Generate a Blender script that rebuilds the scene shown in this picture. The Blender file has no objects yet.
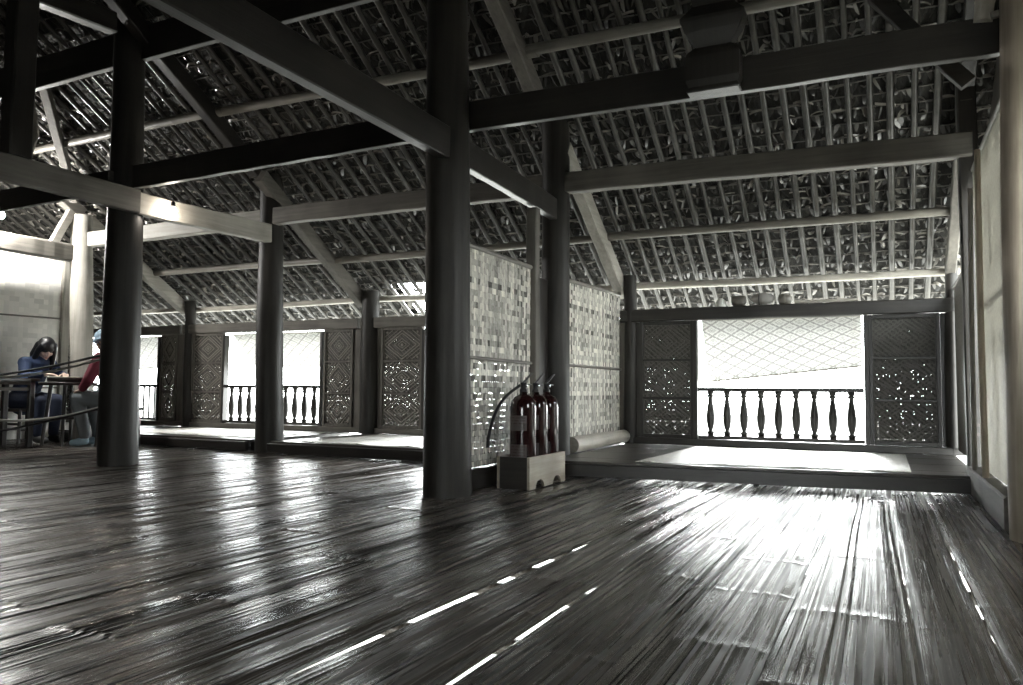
import bpy, math, random
import numpy as np
from mathutils import Vector, Matrix
R = random.Random(7)
SC = bpy.context.scene
COL = SC.collection
pi = math.pi

# ------------------------------------------------------------------ camera (metres, X along the house, Y towards the window wall)
F_PX, PITCH, YAW, ROLL, EYE = 773.5, .0616, .4439, .008, .65
FW = Vector((-math.sin(YAW)*math.cos(PITCH), math.cos(YAW)*math.cos(PITCH), math.sin(PITCH)))
RT = Vector((math.cos(YAW), math.sin(YAW), 0)); UP = RT.cross(FW)
RT, UP = RT*math.cos(ROLL)+UP*math.sin(ROLL), -RT*math.sin(ROLL)+UP*math.cos(ROLL)
EYEP = Vector((0, 0, EYE))
def sight(px, py): return FW + RT*((px-511.5)/F_PX) + UP*((342.5-py)/F_PX)
def on_x(px, py, X): d = sight(px, py); return EYEP + d*(X/d.x)
def on_y(px, py, Y): d = sight(px, py); return EYEP + d*(Y/d.y)
def on_z(px, py, Z=0): d = sight(px, py); return EYEP + d*((Z-EYE)/d.z)
cd = bpy.data.cameras.new('camera'); cam = bpy.data.objects.new('camera', cd); COL.objects.link(cam)
cd.sensor_width = 36; cd.lens = F_PX/1023*36; cd.clip_start = .02
M3 = Matrix((RT, UP, -FW)).transposed()
cam.matrix_world = Matrix.Translation(EYEP) @ M3.to_4x4()
SC.camera = cam

# ------------------------------------------------------------------ materials
def mat(name): 
    m = bpy.data.materials.new(name); m.use_nodes = True
    nt = m.node_tree; b = nt.nodes['Principled BSDF']
    return m, nt, b
def node(nt, t, **kw):
    n = nt.nodes.new(t)
    for k, v in kw.items():
        if k.startswith('i_'): n.inputs[k[2:].replace('_', ' ')].default_value = v
        else: setattr(n, k, v)
    return n
def ramp(nt, src, stops):
    r = node(nt, 'ShaderNodeValToRGB'); e = r.color_ramp.elements
    while len(e) < len(stops): e.new(.5)
    for el, (p, c) in zip(e, stops):
        el.position = p; el.color = (*c, 1) if len(c) == 3 else c
    nt.links.new(src, r.inputs[0]); return r
def grain(name, dark, light, scale, rough=.55, bump=.25, mid=.5, spec=.4, coarse=1.0):
    """grain running along the axis whose scale is small"""
    m, nt, b = mat(name); L = nt.links.new
    tc = node(nt, 'ShaderNodeTexCoord'); mp = node(nt, 'ShaderNodeMapping'); mp.inputs['Scale'].default_value = scale
    L(tc.outputs['Object'], mp.inputs[0])
    n1 = node(nt, 'ShaderNodeTexNoise', i_Scale=1.0, i_Detail=6.0, i_Roughness=.65); L(mp.outputs[0], n1.inputs[0])
    n2 = node(nt, 'ShaderNodeTexNoise', i_Scale=3.0*coarse, i_Detail=3.0); L(tc.outputs['Object'], n2.inputs[0])
    mx = node(nt, 'ShaderNodeMath', operation='MULTIPLY_ADD'); L(n2.outputs[0], mx.inputs[0]); mx.inputs[1].default_value = .5
    sc = node(nt, 'ShaderNodeMath', operation='MULTIPLY'); L(n1.outputs[0], sc.inputs[0]); sc.inputs[1].default_value = .55
    L(sc.outputs[0], mx.inputs[2])
    r = ramp(nt, mx.outputs[0], [(mid-.17, dark), (mid+.17, light)]); L(r.outputs[0], b.inputs['Base Color'])
    b.inputs['Roughness'].default_value = rough; b.inputs['Specular IOR Level'].default_value = spec
    bp = node(nt, 'ShaderNodeBump', i_Strength=bump, i_Distance=.01); L(n1.outputs[0], bp.inputs['Height']); L(bp.outputs[0], b.inputs['Normal'])
    return m
def axes(name, d, l, **kw):
    return {a: grain(name+'_'+a, d, l, {'x': (1.5, 30, 30), 'y': (30, 1.5, 30), 'z': (30, 30, 1.5)}[a], **kw) for a in 'xyz'}
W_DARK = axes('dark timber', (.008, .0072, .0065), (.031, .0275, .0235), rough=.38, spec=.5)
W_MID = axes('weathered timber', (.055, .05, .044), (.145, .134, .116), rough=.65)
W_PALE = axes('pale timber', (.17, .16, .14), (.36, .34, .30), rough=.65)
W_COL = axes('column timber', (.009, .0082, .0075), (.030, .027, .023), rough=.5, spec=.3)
W_COLL = axes('brown column timber', (.24, .20, .155), (.46, .39, .31), rough=.6)  # brown, made paler to carry the light falling on the right post
W_CRATE = axes('crate timber', (.15, .13, .10), (.38, .34, .27), rough=.6)
BAMBOO = axes('old bamboo', (.085, .079, .068), (.23, .215, .185), rough=.45)
RAFT = axes('smoked bamboo', (.020, .019, .017), (.070, .065, .056), rough=.35)
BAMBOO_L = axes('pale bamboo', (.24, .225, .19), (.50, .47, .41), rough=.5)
def plain(name, c, rough=.5, metal=0, spec=.5, em=None, es=0):
    m, nt, b = mat(name)
    b.inputs['Base Color'].default_value = (*c, 1); b.inputs['Roughness'].default_value = rough
    b.inputs['Metallic'].default_value = metal; b.inputs['Specular IOR Level'].default_value = spec
    n = node(nt, 'ShaderNodeTexNoise', i_Scale=40.0, i_Detail=4.0); tc = node(nt, 'ShaderNodeTexCoord'); nt.links.new(tc.outputs['Object'], n.inputs[0])
    bp = node(nt, 'ShaderNodeBump', i_Strength=.08, i_Distance=.004); nt.links.new(n.outputs[0], bp.inputs['Height']); nt.links.new(bp.outputs[0], b.inputs['Normal'])
    if em: b.inputs['Emission Color'].default_value = (*em, 1); b.inputs['Emission Strength'].default_value = es
    return m
def shaded(name, dark, light, rough=.6, transl=0, spec=.3):
    """colour of each strip read from the mesh attribute 'tone' (0..1)"""
    m, nt, b = mat(name); L = nt.links.new
    a = node(nt, 'ShaderNodeAttribute', attribute_name='tone')
    tc = node(nt, 'ShaderNodeTexCoord'); n = node(nt, 'ShaderNodeTexNoise', i_Scale=60.0, i_Detail=4.0); L(tc.outputs['Object'], n.inputs[0])
    ad = node(nt, 'ShaderNodeMath', operation='MULTIPLY_ADD'); L(n.outputs[0], ad.inputs[0]); ad.inputs[1].default_value = .35; 
    sb = node(nt, 'ShaderNodeMath', operation='SUBTRACT'); L(a.outputs['Fac'], sb.inputs[0]); sb.inputs[1].default_value = .17; L(sb.outputs[0], ad.inputs[2])
    r = ramp(nt, ad.outputs[0], [(0, dark), (1, light)]); L(r.outputs[0], b.inputs['Base Color'])
    b.inputs['Roughness'].default_value = rough; b.inputs['Specular IOR Level'].default_value = spec
    if transl:
        t = node(nt, 'ShaderNodeBsdfTranslucent'); L(r.outputs[0], t.inputs[0]); mx = node(nt, 'ShaderNodeMixShader'); mx.inputs[0].default_value = transl
        L(b.outputs[0], mx.inputs[1]); L(t.outputs[0], mx.inputs[2]); L(mx.outputs[0], nt.nodes['Material Output'].inputs[0])
    return m
WEAVE = shaded('woven bamboo strips', (.06, .056, .047), (.84, .81, .72))
WEAVE_R = shaded('pale bamboo strips', (.26, .25, .22), (.82, .80, .74), transl=.30)
WEAVE_L = shaded('pale woven wall', (.60, .59, .55), (.82, .80, .75))
SCREEN = shaded('dark woven screen', (.025, .024, .021), (.12, .113, .10), rough=.5)
MOTIF_D = plain('shaded motif strips', (.085, .08, .07), .5)  # same strips on the dimmer right panels, shade put into the colour
MOTIF = plain('motif strips', (.20, .187, .16), .5)  # left panels catch more inside light, put into this lighter colour
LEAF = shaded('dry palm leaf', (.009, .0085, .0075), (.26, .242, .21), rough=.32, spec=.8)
SHUT = shaded('diamond woven shutter', (.16, .16, .155), (.80, .80, .78), rough=.7, transl=.27)
STEEL_RED = plain('red extinguisher enamel', (.017, .0055, .0055), .12)
BLACK = plain('black rubber', (.012, .012, .012), .45)
BLACK_METAL = plain('black metal', (.02, .02, .02), .35, .3)
STICKER = plain('faded sticker', (.055, .045, .042), .45)
STICKER_INK = plain('sticker print', (.03, .012, .012), .5)
CHROME = plain('chrome', (.6, .6, .6), .2, 1)
BULB = plain('lit bulb', (1, .95, .85), .3, em=(1, .90, .78), es=170)
BULB2 = plain('bright lit bulb', (1, .97, .9), .3, em=(1, .985, .95), es=5000)
ROPE_L = plain('pale rope', (.35, .34, .31), .8); ROPE_D = plain('dark rope', (.03, .03, .03), .8)
SKIN = plain('skin', (.52, .38, .30), .5); HAIR = plain('black hair', (.008, .008, .010), .35)
NAVY = plain('navy cloth', (.018, .035, .085), .8); JEANS_D = plain('dark jeans', (.015, .022, .045), .8); JEANS_G = plain('grey jeans', (.16, .18, .19), .85)
RED = plain('dark red cloth', (.15, .018, .035), .85); BLUE = plain('pale blue knit', (.20, .28, .35), .8); SHOE = plain('pale blue shoe', (.42, .58, .68), .6)
DARKSHOE = plain('dark shoe', (.02, .02, .02), .6); PAPER = plain('white paper', (.75, .75, .72), .7); BLUEP = plain('blue paper', (.14, .24, .5), .7)
LIPS = plain('lips', (.35, .13, .11), .5); CERAMIC = plain('white ceramic', (.62, .62, .58), .3); CLOTH_G = plain('grey bundle cloth', (.28, .27, .25), .9)
LACQ = plain('dark lacquered wood', (.022, .018, .016), .35)

def thatch_material():
    m, nt, b = mat('thatch underside'); L = nt.links.new
    tc = node(nt, 'ShaderNodeTexCoord'); mp = node(nt, 'ShaderNodeMapping'); mp.inputs['Scale'].default_value = (28, 9, 9); L(tc.outputs['Object'], mp.inputs[0])
    n = node(nt, 'ShaderNodeTexNoise', i_Scale=1.0, i_Detail=8.0, i_Roughness=.7); L(mp.outputs[0], n.inputs[0])
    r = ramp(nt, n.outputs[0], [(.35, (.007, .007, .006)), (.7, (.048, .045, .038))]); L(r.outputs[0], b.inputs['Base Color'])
    b.inputs['Roughness'].default_value = .8
    bp = node(nt, 'ShaderNodeBump', i_Strength=.9, i_Distance=.03); L(n.outputs[0], bp.inputs['Height']); L(bp.outputs[0], b.inputs['Normal'])
    return m
def floor_material():
    m, nt, b = mat('polished split bamboo'); L = nt.links.new
    tc = node(nt, 'ShaderNodeTexCoord'); a = node(nt, 'ShaderNodeAttribute', attribute_name='tone')
    mp = node(nt, 'ShaderNodeMapping'); mp.inputs['Scale'].default_value = (210, 1.3, 1); L(tc.outputs['Object'], mp.inputs[0])
    n = node(nt, 'ShaderNodeTexNoise', i_Scale=1.0, i_Detail=5.0, i_Roughness=.6); L(mp.outputs[0], n.inputs[0])
    mp2 = node(nt, 'ShaderNodeMapping'); mp2.inputs['Scale'].default_value = (6, 2.2, 1); L(tc.outputs['Object'], mp2.inputs[0])
    n2 = node(nt, 'ShaderNodeTexNoise', i_Scale=1.0, i_Detail=4.0); L(mp2.outputs[0], n2.inputs[0])
    s = node(nt, 'ShaderNodeMath', operation='MULTIPLY_ADD'); L(n.outputs[0], s.inputs[0]); s.inputs[1].default_value = .5
    h = node(nt, 'ShaderNodeMath', operation='MULTIPLY'); L(a.outputs['Fac'], h.inputs[0]); h.inputs[1].default_value = .5; L(h.outputs[0], s.inputs[2])
    r = ramp(nt, s.outputs[0], [(.15, (.014, .0115, .0095)), (.5, (.052, .044, .037)), (.85, (.115, .10, .085))]); L(r.outputs[0], b.inputs['Base Color'])
    rr = ramp(nt, n2.outputs[0], [(.35, (.06,)*3), (.68, (.20,)*3)]); w_ = node(nt, 'ShaderNodeMapping'); w_.inputs['Scale'].default_value = (70, .8, 1); L(tc.outputs['Object'], w_.inputs[0])
    n3 = node(nt, 'ShaderNodeTexNoise', i_Scale=1.0, i_Detail=3.0); L(w_.outputs[0], n3.inputs[0])
    r3 = ramp(nt, n3.outputs[0], [(.40, (.0,)*3), (.62, (.26,)*3)]); ad = node(nt, 'ShaderNodeMath', operation='ADD'); L(rr.outputs[0], ad.inputs[0]); L(r3.outputs[0], ad.inputs[1]); L(ad.outputs[0], b.inputs['Roughness'])
    b.inputs['Specular IOR Level'].default_value = .5
    bp = node(nt, 'ShaderNodeBump', i_Strength=.5, i_Distance=.003); L(n.outputs[0], bp.inputs['Height'])
    L(bp.outputs[0], b.inputs['Normal'])
    return m
def mat_material(name, c0, c1):
    m, nt, b = mat(name); L = nt.links.new
    tc = node(nt, 'ShaderNodeTexCoord')
    br = node(nt, 'ShaderNodeTexBrick', i_Scale=30.0); br.offset = .5
    br.inputs['Color1'].default_value = (*c0, 1); br.inputs['Color2'].default_value = (*c1, 1); br.inputs['Mortar'].default_value = (c0[0]*.6, c0[1]*.6, c0[2]*.6, 1); br.inputs['Mortar Size'].default_value = .01
    L(tc.outputs['Object'], br.inputs[0]); L(br.outputs[0], b.inputs['Base Color'])
    b.inputs['Roughness'].default_value = .5
    bp = node(nt, 'ShaderNodeBump', i_Strength=.2, i_Distance=.003); L(br.outputs[1], bp.inputs['Height']); L(bp.outputs[0], b.inputs['Normal'])
    return m
THATCH, FLOOR = thatch_material(), floor_material()
MAT = mat_material('pale reed mat', (.64, .63, .58), (.74, .73, .68)); DECK = axes('platform boards', (.026, .023, .020), (.080, .072, .062), rough=.32)
GROUND = grain('packed earth', (.30, .29, .26), (.46, .45, .41), (2, 2, 2), rough=.9)

# ------------------------------------------------------------------ mesh building
class MB:
    def __init__(s): s.v = []; s.f = []; s.m = []; s.sm = []; s.t = []
    def add(s, vs, fs, mi=0, smooth=False, tone=.5):
        o = len(s.v); s.v += [tuple(v) for v in vs]
        for i, f in enumerate(fs):
            s.f.append(tuple(o+k for k in f)); s.m.append(mi); s.sm.append(smooth); s.t.append(tone if not isinstance(tone, list) else tone[i])
        return s
    def box(s, c, d, rot=None, mi=0, tone=.5, bev=0):
        hx, hy, hz = d[0]/2, d[1]/2, d[2]/2; c = Vector(c)
        if bev:
            b = bev; vs = []
            for z, k in ((-hz, b), (-hz+b, 0), (hz-b, 0), (hz, b)):
                ax, ay = hx-k, hy-k
                vs += [(-ax+b, -ay, z), (ax-b, -ay, z), (ax, -ay+b, z), (ax, ay-b, z), (ax-b, ay, z), (-ax+b, ay, z), (-ax, ay-b, z), (-ax, -ay+b, z)]
            fs = [tuple(range(7, -1, -1)), tuple(range(24, 32))]
            for k in range(3):
                for i in range(8): j = (i+1) % 8; fs.append((k*8+i, k*8+j, k*8+8+j, k*8+8+i))
        else:
            vs = [(x, y, z) for z in (-hz, hz) for x, y in ((-hx, -hy), (hx, -hy), (hx, hy), (-hx, hy))]
            fs = [(3, 2, 1, 0), (4, 5, 6, 7), (0, 1, 5, 4), (1, 2, 6, 5), (2, 3, 7, 6), (3, 0, 4, 7)]
        vs = [Vector(v) for v in vs]
        if rot is not None: vs = [rot @ v for v in vs]
        return s.add([c+v for v in vs], fs, mi, False, tone)
    def tube(s, pts, rad, n=12, mi=0, tone=.5, caps=True, smooth=True, flat=1.0):
        pts = [Vector(p) for p in pts]
        if not hasattr(rad, '__len__'): rad = [rad]*len(pts)
        vs = []; a0 = None
        for i, p in enumerate(pts):
            t = (pts[min(i+1, len(pts)-1)]-pts[max(i-1, 0)]).normalized()
            if a0 is None:
                a0 = t.cross(Vector((0, 0, 1)))
                if a0.length < .1: a0 = t.cross(Vector((1, 0, 0)))
            a0 = (a0-t*a0.dot(t)).normalized(); b0 = t.cross(a0)
            for k in range(n):
                an = 2*pi*k/n; vs.append(p+(a0*math.cos(an)+b0*math.sin(an)*flat)*rad[i])
        fs = []
        for i in range(len(pts)-1):
            for k in range(n): j = (k+1) % n; fs.append((i*n+k, i*n+j, i*n+n+j, i*n+n+k))
        s.add(vs, fs, mi, smooth, tone)
        if caps:
            o = len(pts)-1
            s.add(vs[:n], [tuple(range(n-1, -1, -1))], mi, False, tone); s.add(vs[o*n:], [tuple(range(n))], mi, False, tone)
        return s
    def lathe(s, c, prof, n=20, mi=0, rot=None, phase=0, smooth=True, sx=1, sy=1):
        c = Vector(c); vs = []
        for r, z in prof:
            for k in range(n):
                an = 2*pi*k/n+phase; v = Vector((r*math.cos(an)*sx, r*math.sin(an)*sy, z)); vs.append(c+(rot @ v if rot is not None else v))
        fs = []
        for i in range(len(prof)-1):
            for k in range(n): j = (k+1) % n; fs.append((i*n+k, i*n+j, i*n+n+j, i*n+n+k))
        fs += [tuple(range(n-1, -1, -1)), tuple(range((len(prof)-1)*n, len(prof)*n))]
        return s.add(vs, fs, mi, smooth)
    def ball(s, c, r, n=14, m=9, mi=0, rot=None):
        if not hasattr(r, '__len__'): r = (r, r, r)
        c = Vector(c); vs = []; fs = []
        for i in range(1, m):
            th = pi*i/m
            for k in range(n):
                v = Vector((r[0]*math.sin(th)*math.cos(2*pi*k/n), r[1]*math.sin(th)*math.sin(2*pi*k/n), -r[2]*math.cos(th)))
                vs.append(c+(rot @ v if rot is not None else v))
        z = Vector((0, 0, r[2])); z = rot @ z if rot is not None else z
        vs += [c-z, c+z]; b, t = len(vs)-2, len(vs)-1
        for i in range(m-2):
            for k in range(n): j = (k+1) % n; fs.append((i*n+k, i*n+j, i*n+n+j, i*n+n+k))
        for k in range(n): j = (k+1) % n; fs.append((b, j, k)); fs.append(((m-2)*n+k, (m-2)*n+j, t))
        return s.add(vs, fs, mi, True)
    def limb(s, pts, rads, n=12):                      # chain of overlapping closed tapered pieces
        for p, r in zip(pts, rads): s.ball(p, r)
        for i in range(len(pts)-1): s.tube([pts[i], pts[i+1]], [rads[i]*.98, rads[i+1]*.98], n)
        return s
    def build(s, name, mats, parent=None, origin=None, tone=False):
        if not hasattr(mats, '__len__'): mats = [mats]
        if parent is not None: o = Vector(parent.location) if parent.parent is None else Vector(parent.parent.location)
        elif origin is not None: o = Vector(origin)
        else:
            a = np.array(s.v); o = Vector(((a[:, 0].min()+a[:, 0].max())/2, (a[:, 1].min()+a[:, 1].max())/2, a[:, 2].min()))
        me = bpy.data.meshes.new(name); me.from_pydata([(v[0]-o.x, v[1]-o.y, v[2]-o.z) for v in s.v], [], s.f)
        for m in mats: me.materials.append(m)
        me.polygons.foreach_set('material_index', s.m); me.polygons.foreach_set('use_smooth', s.sm)
        if tone:
            at = me.attributes.new('tone', 'FLOAT', 'FACE'); at.data.foreach_set('value', s.t)
        me.update()
        ob = bpy.data.objects.new(name, me); COL.objects.link(ob)
        if parent is not None:
            ob.parent = parent
        else: ob.location = o
        return ob
def tag(o, label, cat, group=None, kind=None):
    o['label'] = label; o['category'] = cat
    if group: o['group'] = group
    if kind: o['kind'] = kind
    return o
def thing(name, label, cat, loc, group=None):
    o = bpy.data.objects.new(name, None); COL.objects.link(o); o.location = loc; o.empty_display_size = .1
    return tag(o, label, cat, group)
def structure(o, name=None):
    o['kind'] = 'structure'; return o

def timber(p0, p1, w, h, seg=10, jit=.003, sag=0, up=(0, 0, 1)):
    """hewn squared timber, axis p0-p1 through its middle"""
    p0, p1 = Vector(p0), Vector(p1); t = (p1-p0).normalized(); up = Vector(up)
    a = t.cross(up).normalized(); b = a.cross(t)
    c = min(w, h)*.09; pr = [(-w/2+c, -h/2), (w/2-c, -h/2), (w/2, -h/2+c), (w/2, h/2-c), (w/2-c, h/2), (-w/2+c, h/2), (-w/2, h/2-c), (-w/2, -h/2+c)]
    mb = MB(); vs = []
    for i in range(seg+1):
        u = i/seg; q = p0.lerp(p1, u)+b*(-sag*4*u*(1-u)); ja, jb, jw = R.uniform(-jit, jit), R.uniform(-jit, jit), 1+R.uniform(-jit, jit)*4
        for x, y in pr: vs.append(q+a*(x*jw+ja)+b*(y*jw+jb))
    fs = [tuple(range(7, -1, -1)), tuple(range(seg*8, seg*8+8))]
    for i in range(seg):
        for k in range(8): j = (k+1) % 8; fs.append((i*8+k, i*8+j, i*8+8+j, i*8+8+k))
    return mb.add(vs, fs)
def pole(p0, p1, r0, r1=None, nodes=.38, wob=.006, n=12, seg=14, lift=.06):
    """bamboo pole with raised nodes"""
    r1 = r1 or r0; p0, p1 = Vector(p0), Vector(p1); L = (p1-p0).length; st = []
    x = R.uniform(.05, nodes); ns = []
    while x < L: ns += [x]; x += nodes*R.uniform(.85, 1.15)
    for i in range(seg+1): st.append((i/seg*L, 1.0))
    if nodes:
        for q in ns: st += [(max(q-.012, 0), 1.0), (q, 1+lift), (min(q+.012, L), 1.0)]
    st.sort(); ph, ph2 = R.uniform(0, 6), R.uniform(0, 6)
    pts, rr = [], []; last = -1
    for d, k in st:
        if d-last < .002: continue
        last = d; u = d/L; q = p0.lerp(p1, u)+Vector((math.sin(u*4+ph), 0.6*math.sin(u*5+ph2), math.sin(u*3.3+ph2)))*wob
        pts.append(q); rr.append((r0+(r1-r0)*u)*k)
    return MB().tube(pts, rr, n)
def column(base, top, r0, r1, n=22, seg=14, jit=.006):
    b, t = Vector(base), Vector(top); pts = []; rr = []
    p1, p2 = R.uniform(0, 6), R.uniform(0, 6)
    for i in range(seg+1):
        u = i/seg; pts.append(b.lerp(t, u)+Vector((math.sin(u*5+p1), math.sin(u*4+p2), 0))*jit*(1 if 0 < i < seg else 0)); rr.append((r0+(r1-r0)*u)*(1+.02*math.sin(u*9+p2)))
    return MB().tube(pts, rr, n)

# ------------------------------------------------------------------ the frame of the house
YF, YM, YW = 4.3, 6.08, 7.7
XA, XB, XC, XD, XE = .58, -2.42, -5.68, -8.68, -11.7        # bay lines right to left
ZP = .12
RZ = 1.97
def roof_z(Y, off=0): return RZ+.62*(7.7-Y)-off
RIDGE = 1.6
ORD = ['first', 'second', 'third', 'fourth', 'fifth', 'sixth', 'seventh', 'eighth', 'ninth', 'tenth', 'eleventh', 'twelfth', 'thirteenth', 'fourteenth', 'fifteenth', 'sixteenth', 'seventeenth', 'eighteenth', 'nineteenth', 'twentieth', 'twenty-first', 'twenty-second', 'twenty-third']

# --- floor of split bamboo, one mesh; slats run along Y with gaps between some of them
def slit(a, b):
    p, q = on_z(*a), on_z(*b); return p, q
known = []
for a, b, g in [((512, 640), (687, 525), .013), ((270, 682), (457, 600), .032), ((969.5, 590), (922, 490), .009), ((912, 620), (887, 497), .006), ((757, 675), (842, 497), .005)]:
    p, q = slit(a, b); s = (q.x-p.x)/(q.y-p.y); known.append((p.x+s*(1.5-p.y), p.x+s*(6-p.y), g))
known.sort()
edges = []; x = -12.0
def fill(x0a, x0b, x1a, x1b):
    """intermediate slat edges between two edges, near/far ends"""
    n = max(1, round((x1a-x0a)/.27)); cuts = sorted((i+R.uniform(-.22, .22))/n for i in range(1, n))
    return [(x0a+(x1a-x0a)*c, x0b+(x1b-x0b)*c, R.choice([0, .001, .002, .003])) for c in cuts]
prev = (-12.4, -12.4, 0); edges = [prev]
for k in known+[(1.0, 1.0, 0)]:
    edges += fill(prev[0], prev[1], k[0], k[1])+[k]; prev = k
fl = MB(); Y0, Y1 = -4.6, 8.0
def gv(y, e): return max(0, min(1, .55+.75*math.sin(y*2.3+e[0]*3)))*(1 if y < 3.2 else .45)
def xe(e, y): return e[0]+(e[1]-e[0])*(y-1.5)/4.5
for a, b in zip(edges[:-1], edges[1:]):
    near = (a[0] > -9.6 and b[0] < 1.7)
    w = b[0]-a[0]; ns = max(4, round(w/.016)) if near else 4
    st = [Y0, Y0+.5]; y = Y0+R.uniform(.1, .4); nodes = []
    while y < Y1: nodes.append(y); y += R.uniform(.35, .95)
    nh = R.choice([.0006, .0010, .0016, .0026]); ph = [R.uniform(0, 6) for _ in range(4)]; amp = R.uniform(.0004, .0014); ends = R.uniform(-.3, .5)
    t0 = R.uniform(.15, .85); ypl = [i*.09+Y0 for i in range(int((Y1-Y0)/.09)+1)]
    cuts = sorted(R.uniform(0, 1) for _ in range(ns-1)); cuts = [(i+1+R.uniform(-.3, .3))/ns for i in range(ns-1)]
    us = [0]+cuts+[1]
    for i in range(ns):
        ts = min(1, max(0, t0+R.uniform(-.25, .25))); tilt = R.gauss(0, .0009); zo = R.gauss(0, .0005); jn = R.uniform(-.012, .012)
        e0 = us[i]; e1 = us[i+1]
        ys = sorted(set(ypl if near else ypl[::6])|set())
        stn = [(yy, 0.0) for yy in ys]
        if near:
            for q in nodes:
                q += jn
                stn = [s_ for s_ in stn if abs(s_[0]-q) > .02]+[(q-.016, 0.0), (q-.005, nh), (q+.005, nh), (q+.016, -.0003)]
        stn.sort(); vs = []
        ph_s = R.uniform(0, 6); as_ = R.uniform(.0002, .0009)
        for yy, hn in stn:
            g0 = a[2]/2*gv(yy, a) if i == 0 else 0; g1 = b[2]/2*gv(yy, b) if i == ns-1 else 0; x0, x1 = xe(a, yy), xe(b, yy); wob = .004*math.sin(yy*2.1+ph[3])
            z = zo+hn+amp*math.sin(yy*3.1+ph[0])+amp*.4*math.sin(yy*6.3+ph[1])+as_*math.sin(yy*9+ph_s)
            c0, c1 = (2*e0-1)**2, (2*e1-1)**2
            vs += [(x0+(x1-x0)*e0+g0+wob, yy, z+tilt-.0045*c0**2), (x0+(x1-x0)*e1-g1+wob, yy, z-tilt-.0045*c1**2)]
        fs = [(2*k, 2*k+1, 2*k+3, 2*k+2) for k in range(len(stn)-1)]
        fl.add(vs, fs, 0, True, ts)
for a, b in zip(edges[:-1], edges[1:]):                    # solid underside of each slat
    ga = a[2]/2 if a[2] > .004 else 0; gb = b[2]/2 if b[2] > .004 else 0; yy = [Y0+(Y1-Y0)*k/120 for k in range(121)]
    fl.add([v for q in yy for v in ((xe(a, q)+ga*gv(q, a), q, -.0075), (xe(b, q)-gb*gv(q, b), q, -.0075))], [(2*k, 2*k+1, 2*k+3, 2*k+2) for k in range(120)], 0, False, .1)
y = Y0                                                     # joists under the slats
while y < Y1:
    fl.tube([(-12.4, y, -.042), (1.0, y, -.042)], .024, 6, tone=.2); y += R.uniform(.24, .55)
fo = fl.build('floor', FLOOR, origin=(0, 0, 0), tone=True); structure(fo)
gr = MB(); gr.add([(-70, -60, -2.0), (60, -60, -2.0), (60, 90, -2.0), (-70, 90, -2.0)], [(0, 1, 2, 3)])
structure(gr.build('ground', GROUND, origin=(0, 0, -2.0)))

# --- roof: thatch sheets (front slope left open in one stretch near the eave, back slope)
EAVE = 8.45
th = MB()
def sheet(y0, y1, x0, x1, flip=False):
    zz = (lambda Y: roof_z(Y)) if not flip else (lambda Y: roof_z(2*RIDGE-Y))
    th.add([(x0, y0, zz(y0)), (x1, y0, zz(y0)), (x1, y1, zz(y1)), (x0, y1, zz(y1))], [(0, 1, 2, 3)])
    th.add([(x0, y0, zz(y0)+.14), (x1, y0, zz(y0)+.14), (x1, y1, zz(y1)+.14), (x0, y1, zz(y1)+.14)], [(3, 2, 1, 0)])
sheet(RIDGE, 7.78, -13, .98)
sheet(7.78, EAVE, -13, -5.35); sheet(7.78, EAVE, -4.3, .98)
sheet(RIDGE, -4.9, -13, .98, True)
th.add([(-13, EAVE, roof_z(EAVE)), (.98, EAVE, roof_z(EAVE)), (.98, EAVE, roof_z(EAVE)+.14), (-13, EAVE, roof_z(EAVE)+.14)], [(0, 1, 2, 3)])
structure(th.build('ceiling', THATCH, origin=(0, 0, 0)))

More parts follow.
